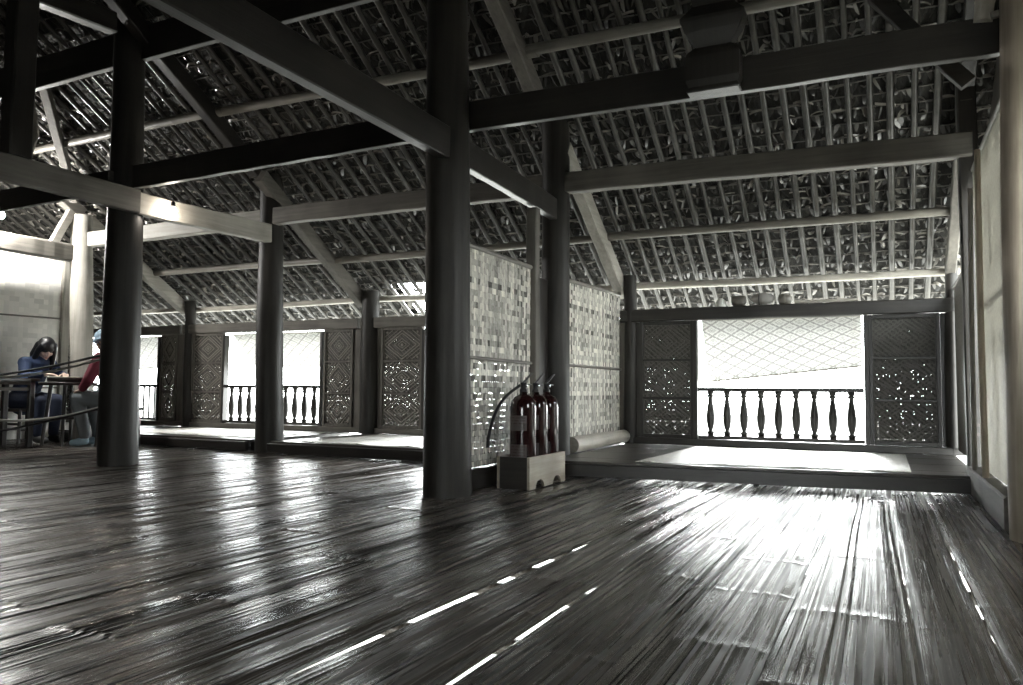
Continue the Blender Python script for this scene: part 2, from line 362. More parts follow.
# --- thatch leaves looped over thin battens: uncountable
lv = MB(); rafter_step = .148
yrow = 3.2; rows = []
while yrow < EAVE-.02: rows.append(yrow); yrow += .108
nrm = Vector((0, .62, 1)).normalized(); dn = Vector((0, 1, -.62)).normalized(); ax = Vector((1, 0, 0))
for ri, yr in enumerate(rows):
    base = Vector((0, yr, roof_z(yr)))-nrm*.018
    pts = []; x = -12.0                                   # batten
    ph = R.uniform(0, 6)
    while x < 2.0: pts.append(base+ax*x+dn*(.008*math.sin(x*7+ph))-nrm*(.004*math.sin(x*11+ph))); x += .145
    lv.tube(pts, .0055, 5, tone=.55, caps=False)
    x = -12.0+R.uniform(0, .1)                            # strips arching over the batten, glossy highlights put into their pale tones
    while x < 1.6:
        x += R.uniform(.07, .16)
        far = x < -9
        if far and R.random() < .4: continue
        kind = R.random(); vs = []; n = 5
        c = base+ax*x+dn*R.uniform(-.03, .03)-nrm*R.uniform(.0, .02)
        if kind < .45:                                    # shallow arch
            W = R.uniform(.04, .075); hgt_ = R.uniform(.01, .04); w = R.uniform(.004, .010); sk = R.uniform(-.02, .02); tone = min(1, max(0, R.gauss(.70, .25)))
            for i in range(n+1):
                u = i/n*2-1; p = c+ax*W*u-dn*hgt_*(1-u*u)+dn*sk*u-nrm*.012*(1-u*u)
                vs += [p-dn*w, p+dn*w-nrm*w*.5]
        else:                                             # curl
            rr = R.uniform(.020, .046); w = R.uniform(.006, .016); a0 = R.uniform(-.6, .9); sweep = R.uniform(1.4, 3.4)*R.choice([1, 1, 1, -1]); tl = R.uniform(-.8, .8)
            e1 = (ax*math.cos(tl)+nrm*math.sin(tl)).normalized(); e3 = e1.cross(dn).normalized(); tone = min(1, max(0, R.gauss(.62, .32)))
            for i in range(n+1):
                an = a0+sweep*i/n; p = c+e1*math.cos(an)*rr-dn*math.sin(an)*rr*R.uniform(.9, 1.2)
                wd = w*(1-.7*abs(i/n-.45)); rad_ = e1*math.cos(an)-dn*math.sin(an); tw = (e3*math.cos(an*.5)+rad_*math.sin(an*.5)).normalized()
                vs += [p-tw*wd, p+tw*wd]
        lv.add(vs, [(2*i, 2*i+1, 2*i+3, 2*i+2) for i in range(n)], 0, True, tone)
    x = -12.0                                             # leaf blades hanging between the battens
    while x < 1.6:
        x += R.uniform(.03, .075)
        if 7.75 < yr and -5.4 < x < -4.25 and R.random() < .5: continue
        if x < -9 and R.random() < .5: continue
        c = base+ax*x+nrm*R.uniform(-.010, .016); d2 = (dn+ax*R.uniform(-.5, .5)).normalized(); L = R.uniform(.05, .13); w = R.uniform(.006, .020)
        s2 = (ax+nrm*R.uniform(-.9, .9)).normalized(); bend = R.uniform(0, .025)
        vs = [c-s2*w, c+s2*w, c+d2*L*.5-nrm*bend-s2*w, c+d2*L*.5-nrm*bend+s2*w, c+d2*L-s2*w*.3, c+d2*L+s2*w*.3]
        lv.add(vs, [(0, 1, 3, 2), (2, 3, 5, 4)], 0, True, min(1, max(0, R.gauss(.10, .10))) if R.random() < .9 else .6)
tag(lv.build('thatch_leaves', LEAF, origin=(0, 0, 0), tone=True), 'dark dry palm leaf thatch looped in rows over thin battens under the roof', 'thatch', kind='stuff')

# --- bamboo rafters, each its own pole
bays = [(XE, XD, 'in the farthest left bay'), (XD, XC, 'in the left bay'), (XC, XB, 'in the middle bay'), (XB, XA, 'above the right window')]
for bi, (x0, x1, nm) in enumerate(bays):
    n = round((x1-x0)/(rafter_step if bi == 3 else .185))-1
    for k in range(n):
        xx = x0+(x1-x0)*(k+1)/(n+1)+R.uniform(-.014, .014); dx = R.uniform(-.03, .03); r = R.uniform(.019, .029)
        yt = RIDGE+.1
        mb = pole((xx+dx, yt, roof_z(yt, .062)), (xx-dx*.3, EAVE-.05, roof_z(EAVE-.05, .062)), r*1.05, r*.92, nodes=.42, wob=.006, seg=12, n=10)
        tag(mb.build('bamboo_rafter', RAFT['y']), f'round bamboo rafter under the thatch, {ORD[k]} from the left {nm}', 'rafter', 'bamboo rafters under the thatch '+nm)

# --- purlins (long poles under the rafters)
def purlin(p0, p1, r, m, label, grp='purlin poles under the rafters'):
    tag(pole(p0, p1, r, r*.92, nodes=.6, wob=.010, n=14, seg=18, lift=.04).build('purlin_pole', m), label, 'purlin', grp)
def py_(px, py, off=.14):                                 # point on the purlin plane
    d = sight(px, py); t = (RZ-off+.62*7.7-EYE)/(d.z+.62*d.y); return EYEP+d*t
OFFP = .06+.062+.045
for pxl, r, m, nm in (((800, 275), .036, BAMBOO_L['x'], 'lowest purlin pole just above the window wall'), ((765, 222), .040, BAMBOO['x'], 'second purlin pole above the window wall'), ((426, 68), .045, BAMBOO['x'], 'high purlin pole above the long upper beams')):
    Y = py_(*pxl).y
    for bi, (x0, x1, bn) in enumerate((( -11.9, XD, 'far left bay'), (XD, XC+.1, 'left bay'), (XC, XB+.1, 'middle bay'), (XB, XA+.1, 'right bay'))):
        z = roof_z(Y, OFFP)
        purlin((x0-.05, Y, z+R.uniform(-.01, .01)), (x1, Y, z+R.uniform(-.01, .01)), r, m, f'{nm}, in the {bn}')

# --- columns
def col(name_label, pb, pt, Y, r0, r1, ztop, m=W_COL, zb=0.0, parts=None):
    b = on_y(pb[0], pb[1], Y); t = on_y(pt[0], pt[1], Y); b.z = zb
    k = (ztop-zb)/(t.z-zb); tt = b+(t-b)*k
    o = column((b.x, b.y, zb), (tt.x, Y, ztop), r0, r1).build('timber_column', m['z'])
    tag(o, name_label, 'column', 'round timber columns'); return b, tt
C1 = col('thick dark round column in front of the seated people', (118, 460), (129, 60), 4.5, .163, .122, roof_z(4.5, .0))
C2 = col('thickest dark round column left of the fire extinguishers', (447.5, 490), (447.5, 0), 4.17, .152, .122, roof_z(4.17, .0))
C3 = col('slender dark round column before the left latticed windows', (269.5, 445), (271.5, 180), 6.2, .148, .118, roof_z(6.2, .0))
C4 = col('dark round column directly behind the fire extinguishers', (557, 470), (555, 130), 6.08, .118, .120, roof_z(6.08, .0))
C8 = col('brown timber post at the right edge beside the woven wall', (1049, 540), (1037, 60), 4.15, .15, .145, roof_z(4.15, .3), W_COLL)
C5 = col('dark wall column between the left latticed panels', (369, 433), (371, 300), YW, .125, .105, 1.84, zb=ZP)
C6 = col('thin dark wall column farthest left along the window wall', (189, 425), (190, 315), YW, .082, .075, 1.84, zb=ZP)
C7 = col('dark wall column where the woven partition meets the window wall', (631, 444), (630, 300), YW, .070, .065, 1.84, zb=ZP)
C10 = col('dark corner column right of the right lattice panel', (953, 450), (951, 300), YW, .055, .05, 1.84, zb=ZP)
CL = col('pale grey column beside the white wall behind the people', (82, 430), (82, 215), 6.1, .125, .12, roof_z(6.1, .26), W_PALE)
b9 = on_z(977.5, 491); c9 = thing('timber_column', 'dark square post with two small plaques at the right platform corner', 'column', (b9.x, b9.y+.05, 0), 'round timber columns')
timber((b9.x+.01, b9.y+.05, 0), (b9.x-.0, b9.y+.05, roof_z(6.1, .03)), .12, .12, up=(0, 1, 0)).build('shaft', W_DARK['z'], c9)
for py in (425, 434.5):
    p = on_y(977.5, py, b9.y-.013); MB().box(p, (.055, .006, .022), bev=.001).build('plaque', STICKER, c9)
CF3 = column((XD, 4.45, 0), (XD, 4.45, roof_z(4.45, .3)), .16, .13).build('timber_column', W_COL['z']); tag(CF3, 'dark round column where the ropes are tied, beyond the left side', 'column', 'round timber columns')

# --- beams
def beam(name, p0, p1, w, h, m, label, grp, sag=0):
    """p0,p1 on the bottom edge"""
    p0, p1 = Vector(p0)+Vector((0, 0, h/2)), Vector(p1)+Vector((0, 0, h/2))
    return tag(timber(p0, p1, w, h, seg=14, sag=sag).build(name, m), label, 'beam', grp)
G1 = 'long upper plate beams on the front columns'; G2 = 'plate beams on the inner columns'; G3 = 'tie beams across the house'
def Yl(px, py, Y): return on_y(px, py, Y)
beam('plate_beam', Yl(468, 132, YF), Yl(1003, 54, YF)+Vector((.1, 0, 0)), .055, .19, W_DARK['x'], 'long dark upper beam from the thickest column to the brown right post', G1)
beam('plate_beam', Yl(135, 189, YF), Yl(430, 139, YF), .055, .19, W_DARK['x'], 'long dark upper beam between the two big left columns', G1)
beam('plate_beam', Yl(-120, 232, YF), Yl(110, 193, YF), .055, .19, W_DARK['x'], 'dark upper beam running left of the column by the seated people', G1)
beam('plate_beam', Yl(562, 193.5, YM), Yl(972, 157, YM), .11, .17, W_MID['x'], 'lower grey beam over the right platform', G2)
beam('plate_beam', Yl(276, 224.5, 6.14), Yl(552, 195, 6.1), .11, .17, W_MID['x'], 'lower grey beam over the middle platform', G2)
beam('plate_beam', Yl(82, 248, 6.14), Yl(268, 226, 6.16), .11, .17, W_PALE['x'], 'lower beam over the left platform, lamp light put into its pale colour', G2)  # glow of the nearby lamp is put into the pale timber colour
zt = 2.07
beam('tie_beam', (C2[0].x, -1.5, zt), (C2[0].x+.02, 4.17, zt), .075, .20, W_DARK['y'], 'tie beam crossing overhead to the thickest column', G3)
beam('tie_beam', (C2[0].x+.02, 4.17, zt+.01), (C4[0].x, 6.0, zt+.02), .065, .18, W_DARK['y'], 'short tie beam between thickest column and column behind extinguishers', G3)
xc = -5.68
beam('tie_beam', (xc, -1.5, 2.12), (xc, 4.5, 2.13), .08, .20, W_MID['y'], 'tie beam reaching left side column in front of the people', G3)
beam('tie_beam', (xc-.02, 4.5, 2.12), (C3[0].x, 6.1, 2.16), .09, .19, W_PALE['y'], 'tie beam carrying the lit bulb', G3)
beam('tie_beam', (XD, 4.45, 2.14), (XD, 6.1, 2.14), .14, .19, W_MID['y'], 'tie beam above the white wall behind the people', G3)
beam('upper_plate_beam', Yl(-90, 124, 4.56), Yl(480, -30, 4.56), .06, .30, W_DARK['x'], 'heavy dark beam high above, on top of the two big left columns', 'upper beams')
q0, q1 = on_x(26, 0, XC+.02), on_x(105, 31, XC+.02)
beam('tie_beam', q0+(q0-q1)*2, q1+(q1-q0)*.1, .11, .17, W_DARK['y'], 'upper tie beam high at the top left corner', G3)
# wall head beams
G4 = 'head beams of the window wall'
for x0, x1, m, lb in ((XB, XA+.06, W_DARK['x'], 'dark head beam over the right window'), (XC, XB, W_MID['x'], 'grey head beam over the middle bay of the window wall'), (XD, XC, W_MID['x'], 'grey head beam over the left latticed windows'), (XE-.2, XD, W_MID['x'], 'grey head beam over the farthest left window')):
    z0 = 1.355 if x0 > -3 else 1.385
    beam('head_beam', (x0+.02, YW, z0), (x1-.02, YW, z0+(-.0 if x0 > -3 else 0)), .12, .125, m, lb, G4)
# principal rafters
def principal(X, y0, y1, off, m, lb, w=.11, h=.15):
    tag(timber((X, y0, roof_z(y0, off)), (X, y1, roof_z(y1, off)), w, h, seg=10).build('principal_rafter', m['y']), lb, 'rafter', 'squared principal rafters')
OFR = OFFP+.045+.02
principal(XB, 6.1, 7.80, OFR, W_PALE, 'pale squared rafter sloping from the column behind extinguishers to the wall')
principal(XB-.05, 1.7, 5.75, OFR, W_MID, 'squared rafter rising high beside the thickest column')
principal(XC-.02, 5.95, 7.74, OFR, W_MID, 'squared rafter sloping down to the column between left lattices')
principal(XC-.02, 1.7, 5.9, OFR, W_DARK, 'dark squared rafter high above the middle left')
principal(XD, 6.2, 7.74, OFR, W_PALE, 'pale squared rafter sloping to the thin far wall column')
principal(XD, 1.7, 6.1, OFR, W_MID, 'grey squared rafter high above the seated people')
principal(XA, 6.1, 7.74, OFR, W_MID, 'squared rafter at the right end above the platform', .08, .12)
principal(XA, 3.0, 6.0, OFR, W_DARK, 'dark squared rafter at upper right above the brown post', .10, .14)

# --- carved strut on the long upper beam
p = on_y(714, 93, YF-.09)
cs = thing('carved_strut', 'dark carved wooden strut with flared block against the long upper beam', 'strut', (p.x, p.y, 2.285))
q = 1/math.sqrt(2)*1.0
MB().lathe((p.x, p.y, 2.285), [(.19, 0), (.20, .01), (.185, .03), (.205, .07), (.205, .20), (.19, .225), (.14, .25)], 4, phase=pi/4, smooth=False, sy=.34).build('block', W_DARK['z'], cs)
MB().lathe((p.x, p.y, 2.535), [(.135, 0), (.15, .02), (.21, .09), (.245, .15), (.245, .17), (.20, .20), (.15, .24)], 4, phase=pi/4, smooth=False, sy=.34).build('flared_capital', W_DARK['z'], cs)
MB().lathe((p.x, p.y, 2.77), [(.15, 0), (.17, .06), (.17, roof_z(p.y, .25)-2.77)], 4, phase=pi/4, smooth=False, sy=.36).build('shaft', W_DARK['z'], cs)
# --- queen post on the left tie beam with its curved brace
p = on_x(16, 150, xc)
qp = thing('queen_post', 'dark square post standing on the upper left tie beam', 'post', (xc, p.y, 2.33))
timber((xc, p.y, 2.325), (xc, p.y, roof_z(p.y, .3)), .14, .17, up=(0, 1, 0)).build('shaft', W_DARK['z'], qp)
a = [on_x(30, 92, xc), on_x(34, 115, xc), on_x(36, 135, xc), on_x(29, 152, xc)]
MB().tube([(v.x, v.y, v.z) for v in a], [.02, .022, .022, .03], 8).build('curved_bracket', W_PALE['z'], qp)

# diagonal brace at the pale column and leaning sticks
tag(timber(on_x(76, 203, XD+.02), on_x(50, 248, XD+.02), .07, .09, seg=6).build('diagonal_brace', W_PALE['y']), 'short pale diagonal brace beside the pale grey column', 'brace')
tag(timber(on_y(43, 82, 4.75), on_y(74, 199, 5.80), .08, .12, seg=8).build('hip_rafter', W_MID['y']), 'pale squared hip rafter rising left of the big left column', 'rafter')
tag(timber(on_y(874, -4, 4.9), on_y(968, 84, 4.9), .06, .085, seg=6).build('diagonal_brace', W_DARK['x']), 'dark diagonal brace behind the long upper beam at upper right', 'brace')

# ------------------------------------------------------------------ platforms
G5 = 'raised platforms along the window wall'
def platform(x0, x1, y0, y1, label, zt_=ZP):
    """y0 front edge at x0, y1 front edge at x1"""
    o = thing('raised_platform', label, 'platform', ((x0+x1)/2, (y0+YW)/2, 0.008), G5)
    n = 7; mb = MB()
    for k in range(n):                                   # deck boards along X
        f0, f1 = k/n+.0015, (k+1)/n-.0015
        a0, a1 = y0+(7.76-y0)*f0, y1+(7.76-y1)*f0; b0, b1 = y0+(7.76-y0)*f1, y1+(7.76-y1)*f1; z = zt_+R.uniform(-.0012, .0012); zb = zt_-.03
        mb.add([(x0, a0, zb), (x1, a1, zb), (x1, b1, zb), (x0, b0, zb), (x0, a0, z), (x1, a1, z), (x1, b1, z), (x0, b0, z)], [(3, 2, 1, 0), (4, 5, 6, 7), (0, 1, 5, 4), (1, 2, 6, 5), (2, 3, 7, 6), (3, 0, 4, 7)])
    mb.build('deck', DECK['x'], o)
    timber((x0, y0-.02, .055), (x1, y1-.02, .055), .045, .092, seg=10, jit=.002).build('front_board', W_DARK['x'], o)
    for f in (.02, .5, .98): MB().box((x0+(x1-x0)*f, 6.9, .049), (.06, 1.4, .08)).build('bearer', W_DARK['y'], o)
platform(XB+.09, XA-.0, 5.50, 5.82, 'low dark platform before the right balustrade window')
platform(C3[0].x+.17, XB-.15, 6.02, 5.95, 'low platform behind the thickest column, in the middle bay')
platform(XD+.02, C3[0].x-.17, 6.20, 6.08, 'low platform before the left latticed windows')
platform(XE, XD-.12, 6.3, 6.25, 'low platform in the farthest left bay')

# mats
def reed_mat(c, label):
    """c: four corners (x,y)"""
    nx, ny = 18, 12; vs = []; z = ZP+.004
    for j in range(ny+1):
        for i in range(nx+1):
            u, v = i/nx, j/ny
            x = (c[0][0]*(1-u)+c[1][0]*u)*(1-v)+(c[3][0]*(1-u)+c[2][0]*u)*v; y = (c[0][1]*(1-u)+c[1][1]*u)*(1-v)+(c[3][1]*(1-u)+c[2][1]*u)*v
            vs.append((x, y, z+.002+.0022*math.sin(x*9+y*3)+(.006 if j == 0 and i % 5 == 1 else 0)))
    fs = [(j*(nx+1)+i, j*(nx+1)+i+1, (j+1)*(nx+1)+i+1, (j+1)*(nx+1)+i) for j in range(ny) for i in range(nx)]
    mb = MB().add(vs, fs, 0, True); n = len(vs)
    vb = [(v[0], v[1], z-.0022) for v in vs]; mb.add(vb, [f[::-1] for f in fs])
    rim = list(range(nx+1))+[j*(nx+1)+nx for j in range(1, ny+1)]+[ny*(nx+1)+i for i in range(nx-1, -1, -1)]+[j*(nx+1) for j in range(ny-1, 0, -1)]
    for a, b in zip(rim, rim[1:]+rim[:1]): mb.add([vs[a], vs[b], vb[b], vb[a]], [(0, 3, 2, 1)])
    return tag(mb.build('reed_mat', MAT), label, 'mat', 'pale reed mats on the platforms')
reed_mat([(-1.66, 5.66), (.18, 5.86), (.19, 7.55), (-1.60, 7.55)], 'pale reed mat before the right balustrade window')
reed_mat([(-5.2, 6.08), (-3.1, 6.02), (-3.1, 7.5), (-5.25, 7.5)], 'pale reed mat in the middle bay behind the thickest column')
reed_mat([(-8.2, 6.38), (-6.05, 6.28), (-6.05, 7.5), (-8.25, 7.5)], 'pale reed mat before the left latticed windows')

# ------------------------------------------------------------------ window wall
def lathe_baluster(x, y, z0, z1):
    L = z1-z0; mb = MB(); K = 1.22
    pr = [(.024, 0), (.024, .05*L), (.031, .06*L), (.031, .085*L), (.017, .11*L), (.017, .135*L), (.026, .20*L), (.033, .32*L), (.035, .45*L), (.029, .62*L), (.021, .74*L), (.017, .82*L), (.016, .86*L), (.028, .88*L), (.028, .905*L), (.018, .925*L), (.026, .94*L), (.026, L)]
    return mb.lathe((x, y, z0), [(a*K, b) for a, b in pr], 14)
def balustrade(x0, x1, n, label, thin=False):
    o = thing('balustrade', label, 'balustrade', ((x0+x1)/2, YW, .19), 'window balustrades')
    timber((x0, YW, .672), (x1, YW, .672), .055, .038, seg=8, jit=.001).build('top_rail', W_DARK['x'], o)
    timber((x0, YW, .208), (x1, YW, .208), .05, .035, seg=8, jit=.001).build('bottom_rail', W_DARK['x'], o)
    for k in range(n):
        x = x0+(x1-x0)*(k+.72)/(n+.40)
        if thin: MB().box((x, YW, .439), (.028, .022, .428), bev=.003).build('baluster', W_DARK['z'], o)
        else: lathe_baluster(x, YW, .224, .655).build('baluster', W_DARK['z'], o)
    return o
winn = 0
def window(x0, x1):
    global winn; winn += 1
    mb = MB()
    for xx in (x0, x1): mb.box((xx, YW, (.188+1.354)/2), (.040, .09, 1.166), bev=.004)
    structure(mb.build(f'window_{winn}', W_DARK['z']))
def sill(x0, x1, label, m=W_DARK):
    tag(timber((x0, YW, .155), (x1, YW, .155), .11, .065, seg=8, jit=.002).build('sill_beam', m['x']), label, 'beam', 'sill beams of the window wall')
def lattice(x0, x1, label, pale=False, hole=.5):
    ztop = 1.388 if pale else 1.355
    o = thing('lattice_panel', label, 'panel', ((x0+x1)/2, YW, .19), 'woven lattice panels of the window wall')
    W, z0, z1 = x1-x0, .188, ztop; H = z1-z0; fr = MB(); s = .032
    for xx in (x0+s/2, x1-s/2): fr.box((xx, YW-.005, (z0+z1)/2), (s, .05, H), bev=.003)
    thirds = [z0+H*.0+.018, z0+H*.34, z0+H*.665, z1-.018]
    for z in (thirds[0], thirds[3]): fr.box(((x0+x1)/2, YW-.005, z), (W-2*s, .046, .036), bev=.003)
    for z in thirds[1:3]: fr.box(((x0+x1)/2, YW-.008, z), (W-2*s, .036, .022), bev=.002)
    fr.build('frame', (W_MID if pale else W_DARK)['z'], o)
    # screen of fine strips with pinholes
    sc = MB(); nx = max(12, round((W-2*s)/.0125)); nz = round((H-.07)/.0125); dx = (W-2*s)/nx; dz = (H-.07)/nz; hole_rows = [R.random() for _ in range(nz)]; hole_cols = [R.random() for _ in range(nx)]
    g = .0017
    def quad(xa, xb, za, zb, yy, tone): sc.add([(xa, yy, za), (xb, yy, za), (xb, yy, zb), (xa, yy, zb)], [(0, 1, 2, 3)], 0, False, tone)
    for j in range(nz):
        za = z0+.035+j*dz; fz = j/nz
        for i in range(nx):
            xa = x0+s+i*dx; over = ((i+j) % 4) < 2; tn = .35+.4*(over)+R.uniform(-.2, .2)
            pz = hole*(.62 if fz < .33 else .36 if fz < .62 else .02)
            if hole_rows[j]*.55+hole_cols[i]*.45 > .60 and R.random() < pz and 0 < i < nx-1:
                k = R.uniform(.45, 1.0); gx, gz = g*k*1.2, g*k
                cx, cz = xa+dx/2, za+dz/2
                quad(xa, xa+dx, za, cz-gz, YW, tn); quad(xa, xa+dx, cz+gz, za+dz, YW, tn); quad(xa, cx-gx, cz-gz, cz+gz, YW, tn); quad(cx+gx, xa+dx, cz-gz, cz+gz, YW, tn)
            else: quad(xa, xa+dx, za, za+dz, YW, tn)
    sc.build('woven_screen', SCREEN, o, tone=True)
    # diamond motifs
    mo = MB(); cx = (x0+x1)/2; y = YW-.007; bw = .011
    def bar(ax_, az, bx, bz, w=bw):
        A, B = Vector((ax_, y, az)), Vector((bx, y, bz)); d = (B-A); L = d.length; an = math.atan2(d.z, d.x)
        mo.box((A+B)/2, (L, .006, w), Matrix.Rotation(-an, 3, 'Y'))
    hw = (W-2*s)/2-.012
    for a, b in zip(thirds[:-1], thirds[1:]):
        cz = (a+b)/2; hh = (b-a)/2-.02
        for k in (1.0, .80, .44, .24):
            for sx in (-1, 1):
                for sz in (-1, 1): bar(cx+sx*hw*k, cz, cx, cz+sz*hh*k, bw*(1.1 if k > .7 else .8))
        for sx in (-1, 1):
            for sz in (-1, 1):
                bar(cx+sx*hw, cz+sz*hh*.55, cx+sx*hw*.55, cz+sz*hh, bw*.8); bar(cx+sx*hw, cz+sz*hh*.25, cx+sx*hw*.25, cz+sz*hh, bw*.6)
                mo.box((cx+sx*hw*.86, y, cz+sz*hh*.86), (.022, .006, .022), Matrix.Rotation(pi/4, 3, 'Y'))
        mo.box((cx, y, cz), (.03, .006, .03), Matrix.Rotation(pi/4, 3, 'Y'))
    for sx in (-1, 1): mo.box((cx+sx*(hw+.007), y, (z0+z1)/2), (.006, .006, H-.08))
    mo.build('diamond_motif', MOTIF if pale else MOTIF_D, o)
# right bay
sill(XB+.05, XA+.1, 'dark sill beam under the right window')
lattice(-2.20, -1.655, 'dark lattice panel left of the right balustrade window')
window(-1.636, -.102)
balustrade(-1.612, -.126, 9, 'dark balustrade of nine turned balusters in the bright right window')
lattice(-.082, .485, 'dark lattice panel right of the right balustrade window')
# middle bay
sill(XC+.02, XB+.06, 'grey sill beam in the middle bay', W_MID)
lattice(-5.38, -4.80, 'lattice panel just left of the thickest column, right of the wall column', True)
window(-4.778, -3.222); balustrade(-4.758, -3.242, 9, 'balustrade hidden behind the thickest column in the middle bay')
lattice(-3.19, -2.62, 'lattice panel at the right end of the middle bay behind the woven partition', True)
# left bay
sill(XD+.05, XC+.02, 'grey sill beam under the left latticed windows', W_MID)
lattice(-8.50, -7.92, 'lattice panel between the thin far wall column and left window', True)
window(-7.895, -6.262); balustrade(-7.875, -6.282, 10, 'balustrade of dark balusters in the left window behind slender column')
lattice(-6.235, -5.79, 'lattice panel right of the left window beside the wall column', True)
# farthest left bay
sill(XE, XD+.08, 'grey sill beam under the farthest left window', W_MID)
lattice(-9.10, -8.78, 'narrow lattice panel left of the thin far wall column', True)
window(-10.72, -9.12); balustrade(-10.70, -9.14, 14, 'thin barred balustrade in the farthest left window', True)
lattice(-11.35, -10.74, 'lattice panel at the far end of the window wall', True)
def stile(x0, x1, label, z1=1.386, m=W_DARK):
    tag(MB().box(((x0+x1)/2, YW+.01, (.188+z1)/2), (x1-x0, .035, z1-.188), bev=.003).build('wall_board', m['z']), label, 'board', 'upright boards filling the window wall')
stile(-2.36, -2.203, 'dark upright board between wall column and right bay left lattice', 1.353)
stile(.4872, .695, 'dark upright board between the right lattice and corner column', 1.353)
stile(-5.60, -5.381, 'upright board right of the wall column between lattices', m=W_MID)
stile(-2.619, -2.345, 'upright board at the right end of the middle bay', m=W_MID)
stile(-8.62, -8.501, 'upright board right of the thin far wall column', m=W_MID)
stile(-5.789, -5.68, 'narrow upright board left of the wall column between lattices', m=W_MID)
stile(-8.779, -8.58, 'upright board left of the thin far wall column', m=W_MID)
stile(-12.1, -11.351, 'upright boarding at the far end of the window wall', m=W_MID)
# thin upright stick behind the right balustrade
p = on_y(782, 445, YW+.06)
tag(pole((p.x, YW+.06, .0), (p.x-.01, YW+.06, .83), .006, .005, nodes=.2, wob=.001, n=8).build('thin_stick', BAMBOO['z']), 'thin upright stick outside the right balustrade', 'stick')

# propped shutters, woven in diamonds
def shutter(x0, x1, zl, zr, yl, yr, label):
    top0, top1 = Vector((x0, YW+.075, 1.365)), Vector((x1, YW+.075, 1.365)); b0, b1 = Vector((x0, yl, zl)), Vector((x1, yr, zr))
    o = thing('shutter', label, 'shutter', ((x0+x1)/2, YW+.075, 1.36), 'propped woven shutters')
    sc = MB(); nx, nz = 150, 84; P = lambda u, v: (top0.lerp(top1, u)).lerp(b0.lerp(b1, u), v)
    W = x1-x0; H = (top0-b0).length
    grid = [P(i/nx, j/nz) for j in range(nz+1) for i in range(nx+1)]; fs = []; tn = []
    for j in range(nz):
        for i in range(nx):
            a, b = (i+.5)/nx*W/.185, (j+.5)/nz*H/.125
            p_, q_ = (a+b) % 1.0, (a-b) % 1.0
            d = max(abs(p_-.5), abs(q_-.5))            # 0 centre of a diamond, .5 its edge
            t = .40 if d > .42 else .95 if d > .24 else .62 if d > .15 else .95 if d > .07 else .45
            fs.append((j*(nx+1)+i, j*(nx+1)+i+1, (j+1)*(nx+1)+i+1, (j+1)*(nx+1)+i)); tn.append(t+R.uniform(-.04, .04))
    sc.add(grid, fs, 0, True, tn); n = (top1-top0).cross(b0-top0).normalized()*.008
    sc.add([g+n for g in grid], [f[::-1] for f in fs], 0, True, tn)
    sc.build('woven_sheet', SHUT, o, tone=True)
    MB().tube([b0, b1], .008, 8).build('bottom_batten', BAMBOO_L['x'], o); MB().tube([top0, top1], .010, 8).build('top_batten', BAMBOO_L['x'], o)
shutter(-1.60, -.14, .755, .905, 8.16, 8.02, 'bright diamond woven shutter propped open above the right balustrade')
shutter(-7.86, -6.30, .95, .95, 8.22, 8.22, 'pale woven shutter propped open above the left window')
shutter(-10.68, -9.16, .90, .98, 8.2, 8.2, 'pale woven shutter propped open above the farthest left window')

# ------------------------------------------------------------------ woven partitions
def woven(o, plane_x, y0, y1, z0, ztop0, ztop1, name='panel', m=WEAVE, sw=.040, pin=None, seed=1, axis='x', sh=None):
    """twill of flat strips in a plane; ztop0/ztop1 heights of the top edge at y0/y1; pin(u,v)->chance of an open crossing"""
    r = random.Random(seed); mb = MB(); n = max(2, round((y1-y0)/sw)); H = max(ztop0, ztop1)-z0; nz = round(H/(sh or sw))
    vt = [r.gauss(.58, .20) for _ in range(n)]; ht = [r.gauss(.48, .19) for _ in range(nz)]
    def P(yy, zz, off): return (plane_x+off, yy, zz) if axis == 'x' else (yy, plane_x+off, zz)
    for i in range(n):
        ya, yb = y0+(y1-y0)*i/n, y0+(y1-y0)*(i+1)/n; zt0 = ztop0+(ztop1-ztop0)*i/n; zt1 = ztop0+(ztop1-ztop0)*(i+1)/n
        for j in range(nz):
            za, zb = z0+H*j/nz, z0+H*(j+1)/nz
            if za > min(zt0, zt1): continue
            zb0, zb1 = min(zb, zt0), min(zb, zt1)
            vert = ((i+2*j+r.choice([0, 0, 0, 1])) % 5) < 3; first = ((i+j) % 2 == 0)
            t = (vt[i] if vert else ht[j])+r.uniform(-.17, .17); t = min(1, max(0, t)); b = .0025
            open_ = pin and r.random() < pin((i+.5)/n, (j+.5)/nz)
            e = .0024 if open_ else 0.0; gy = (yb-ya)*.09 if open_ else 0
            o1, o2 = (b if first else -b*.3), (-b*.3 if first else b)
            k_ = .30 if open_ else 1
            for ya_, yb_, za_, zb_ in ([(ya, yb, za, None)] if not open_ else [(ya+(yb-ya)*.14, yb, za+H/nz*.16, None)]): mb.add([P(ya_, za_, -.004), P(yb_, za_, -.004), P(yb_, zb1, -.004), P(ya_, zb0, -.004)], [(0, 1, 2, 3)], 0, False, .1)
            if False: mb.add([P(ya, za, -.004), P(yb, za, -.004), P(yb, zb1, -.004), P(ya, zb0, -.004)], [(0, 1, 2, 3)], 0, False, .1)
            if vert: offs = [o1, o1, o2, o2]
            else: offs = [o1, o2, o2, o1]
            q = [P(ya+gy, za+gy*.5, offs[0]), P(yb-gy*.2, za+gy*.5, offs[1]), P(yb-gy*.2, zb1-e, offs[2]), P(ya+gy, zb0-e, offs[3])]
            mb.add(q, [(0, 1, 2, 3)], 0, False, t)
    return mb.build(name, m, o, tone=True)
GW = 'woven bamboo partitions'
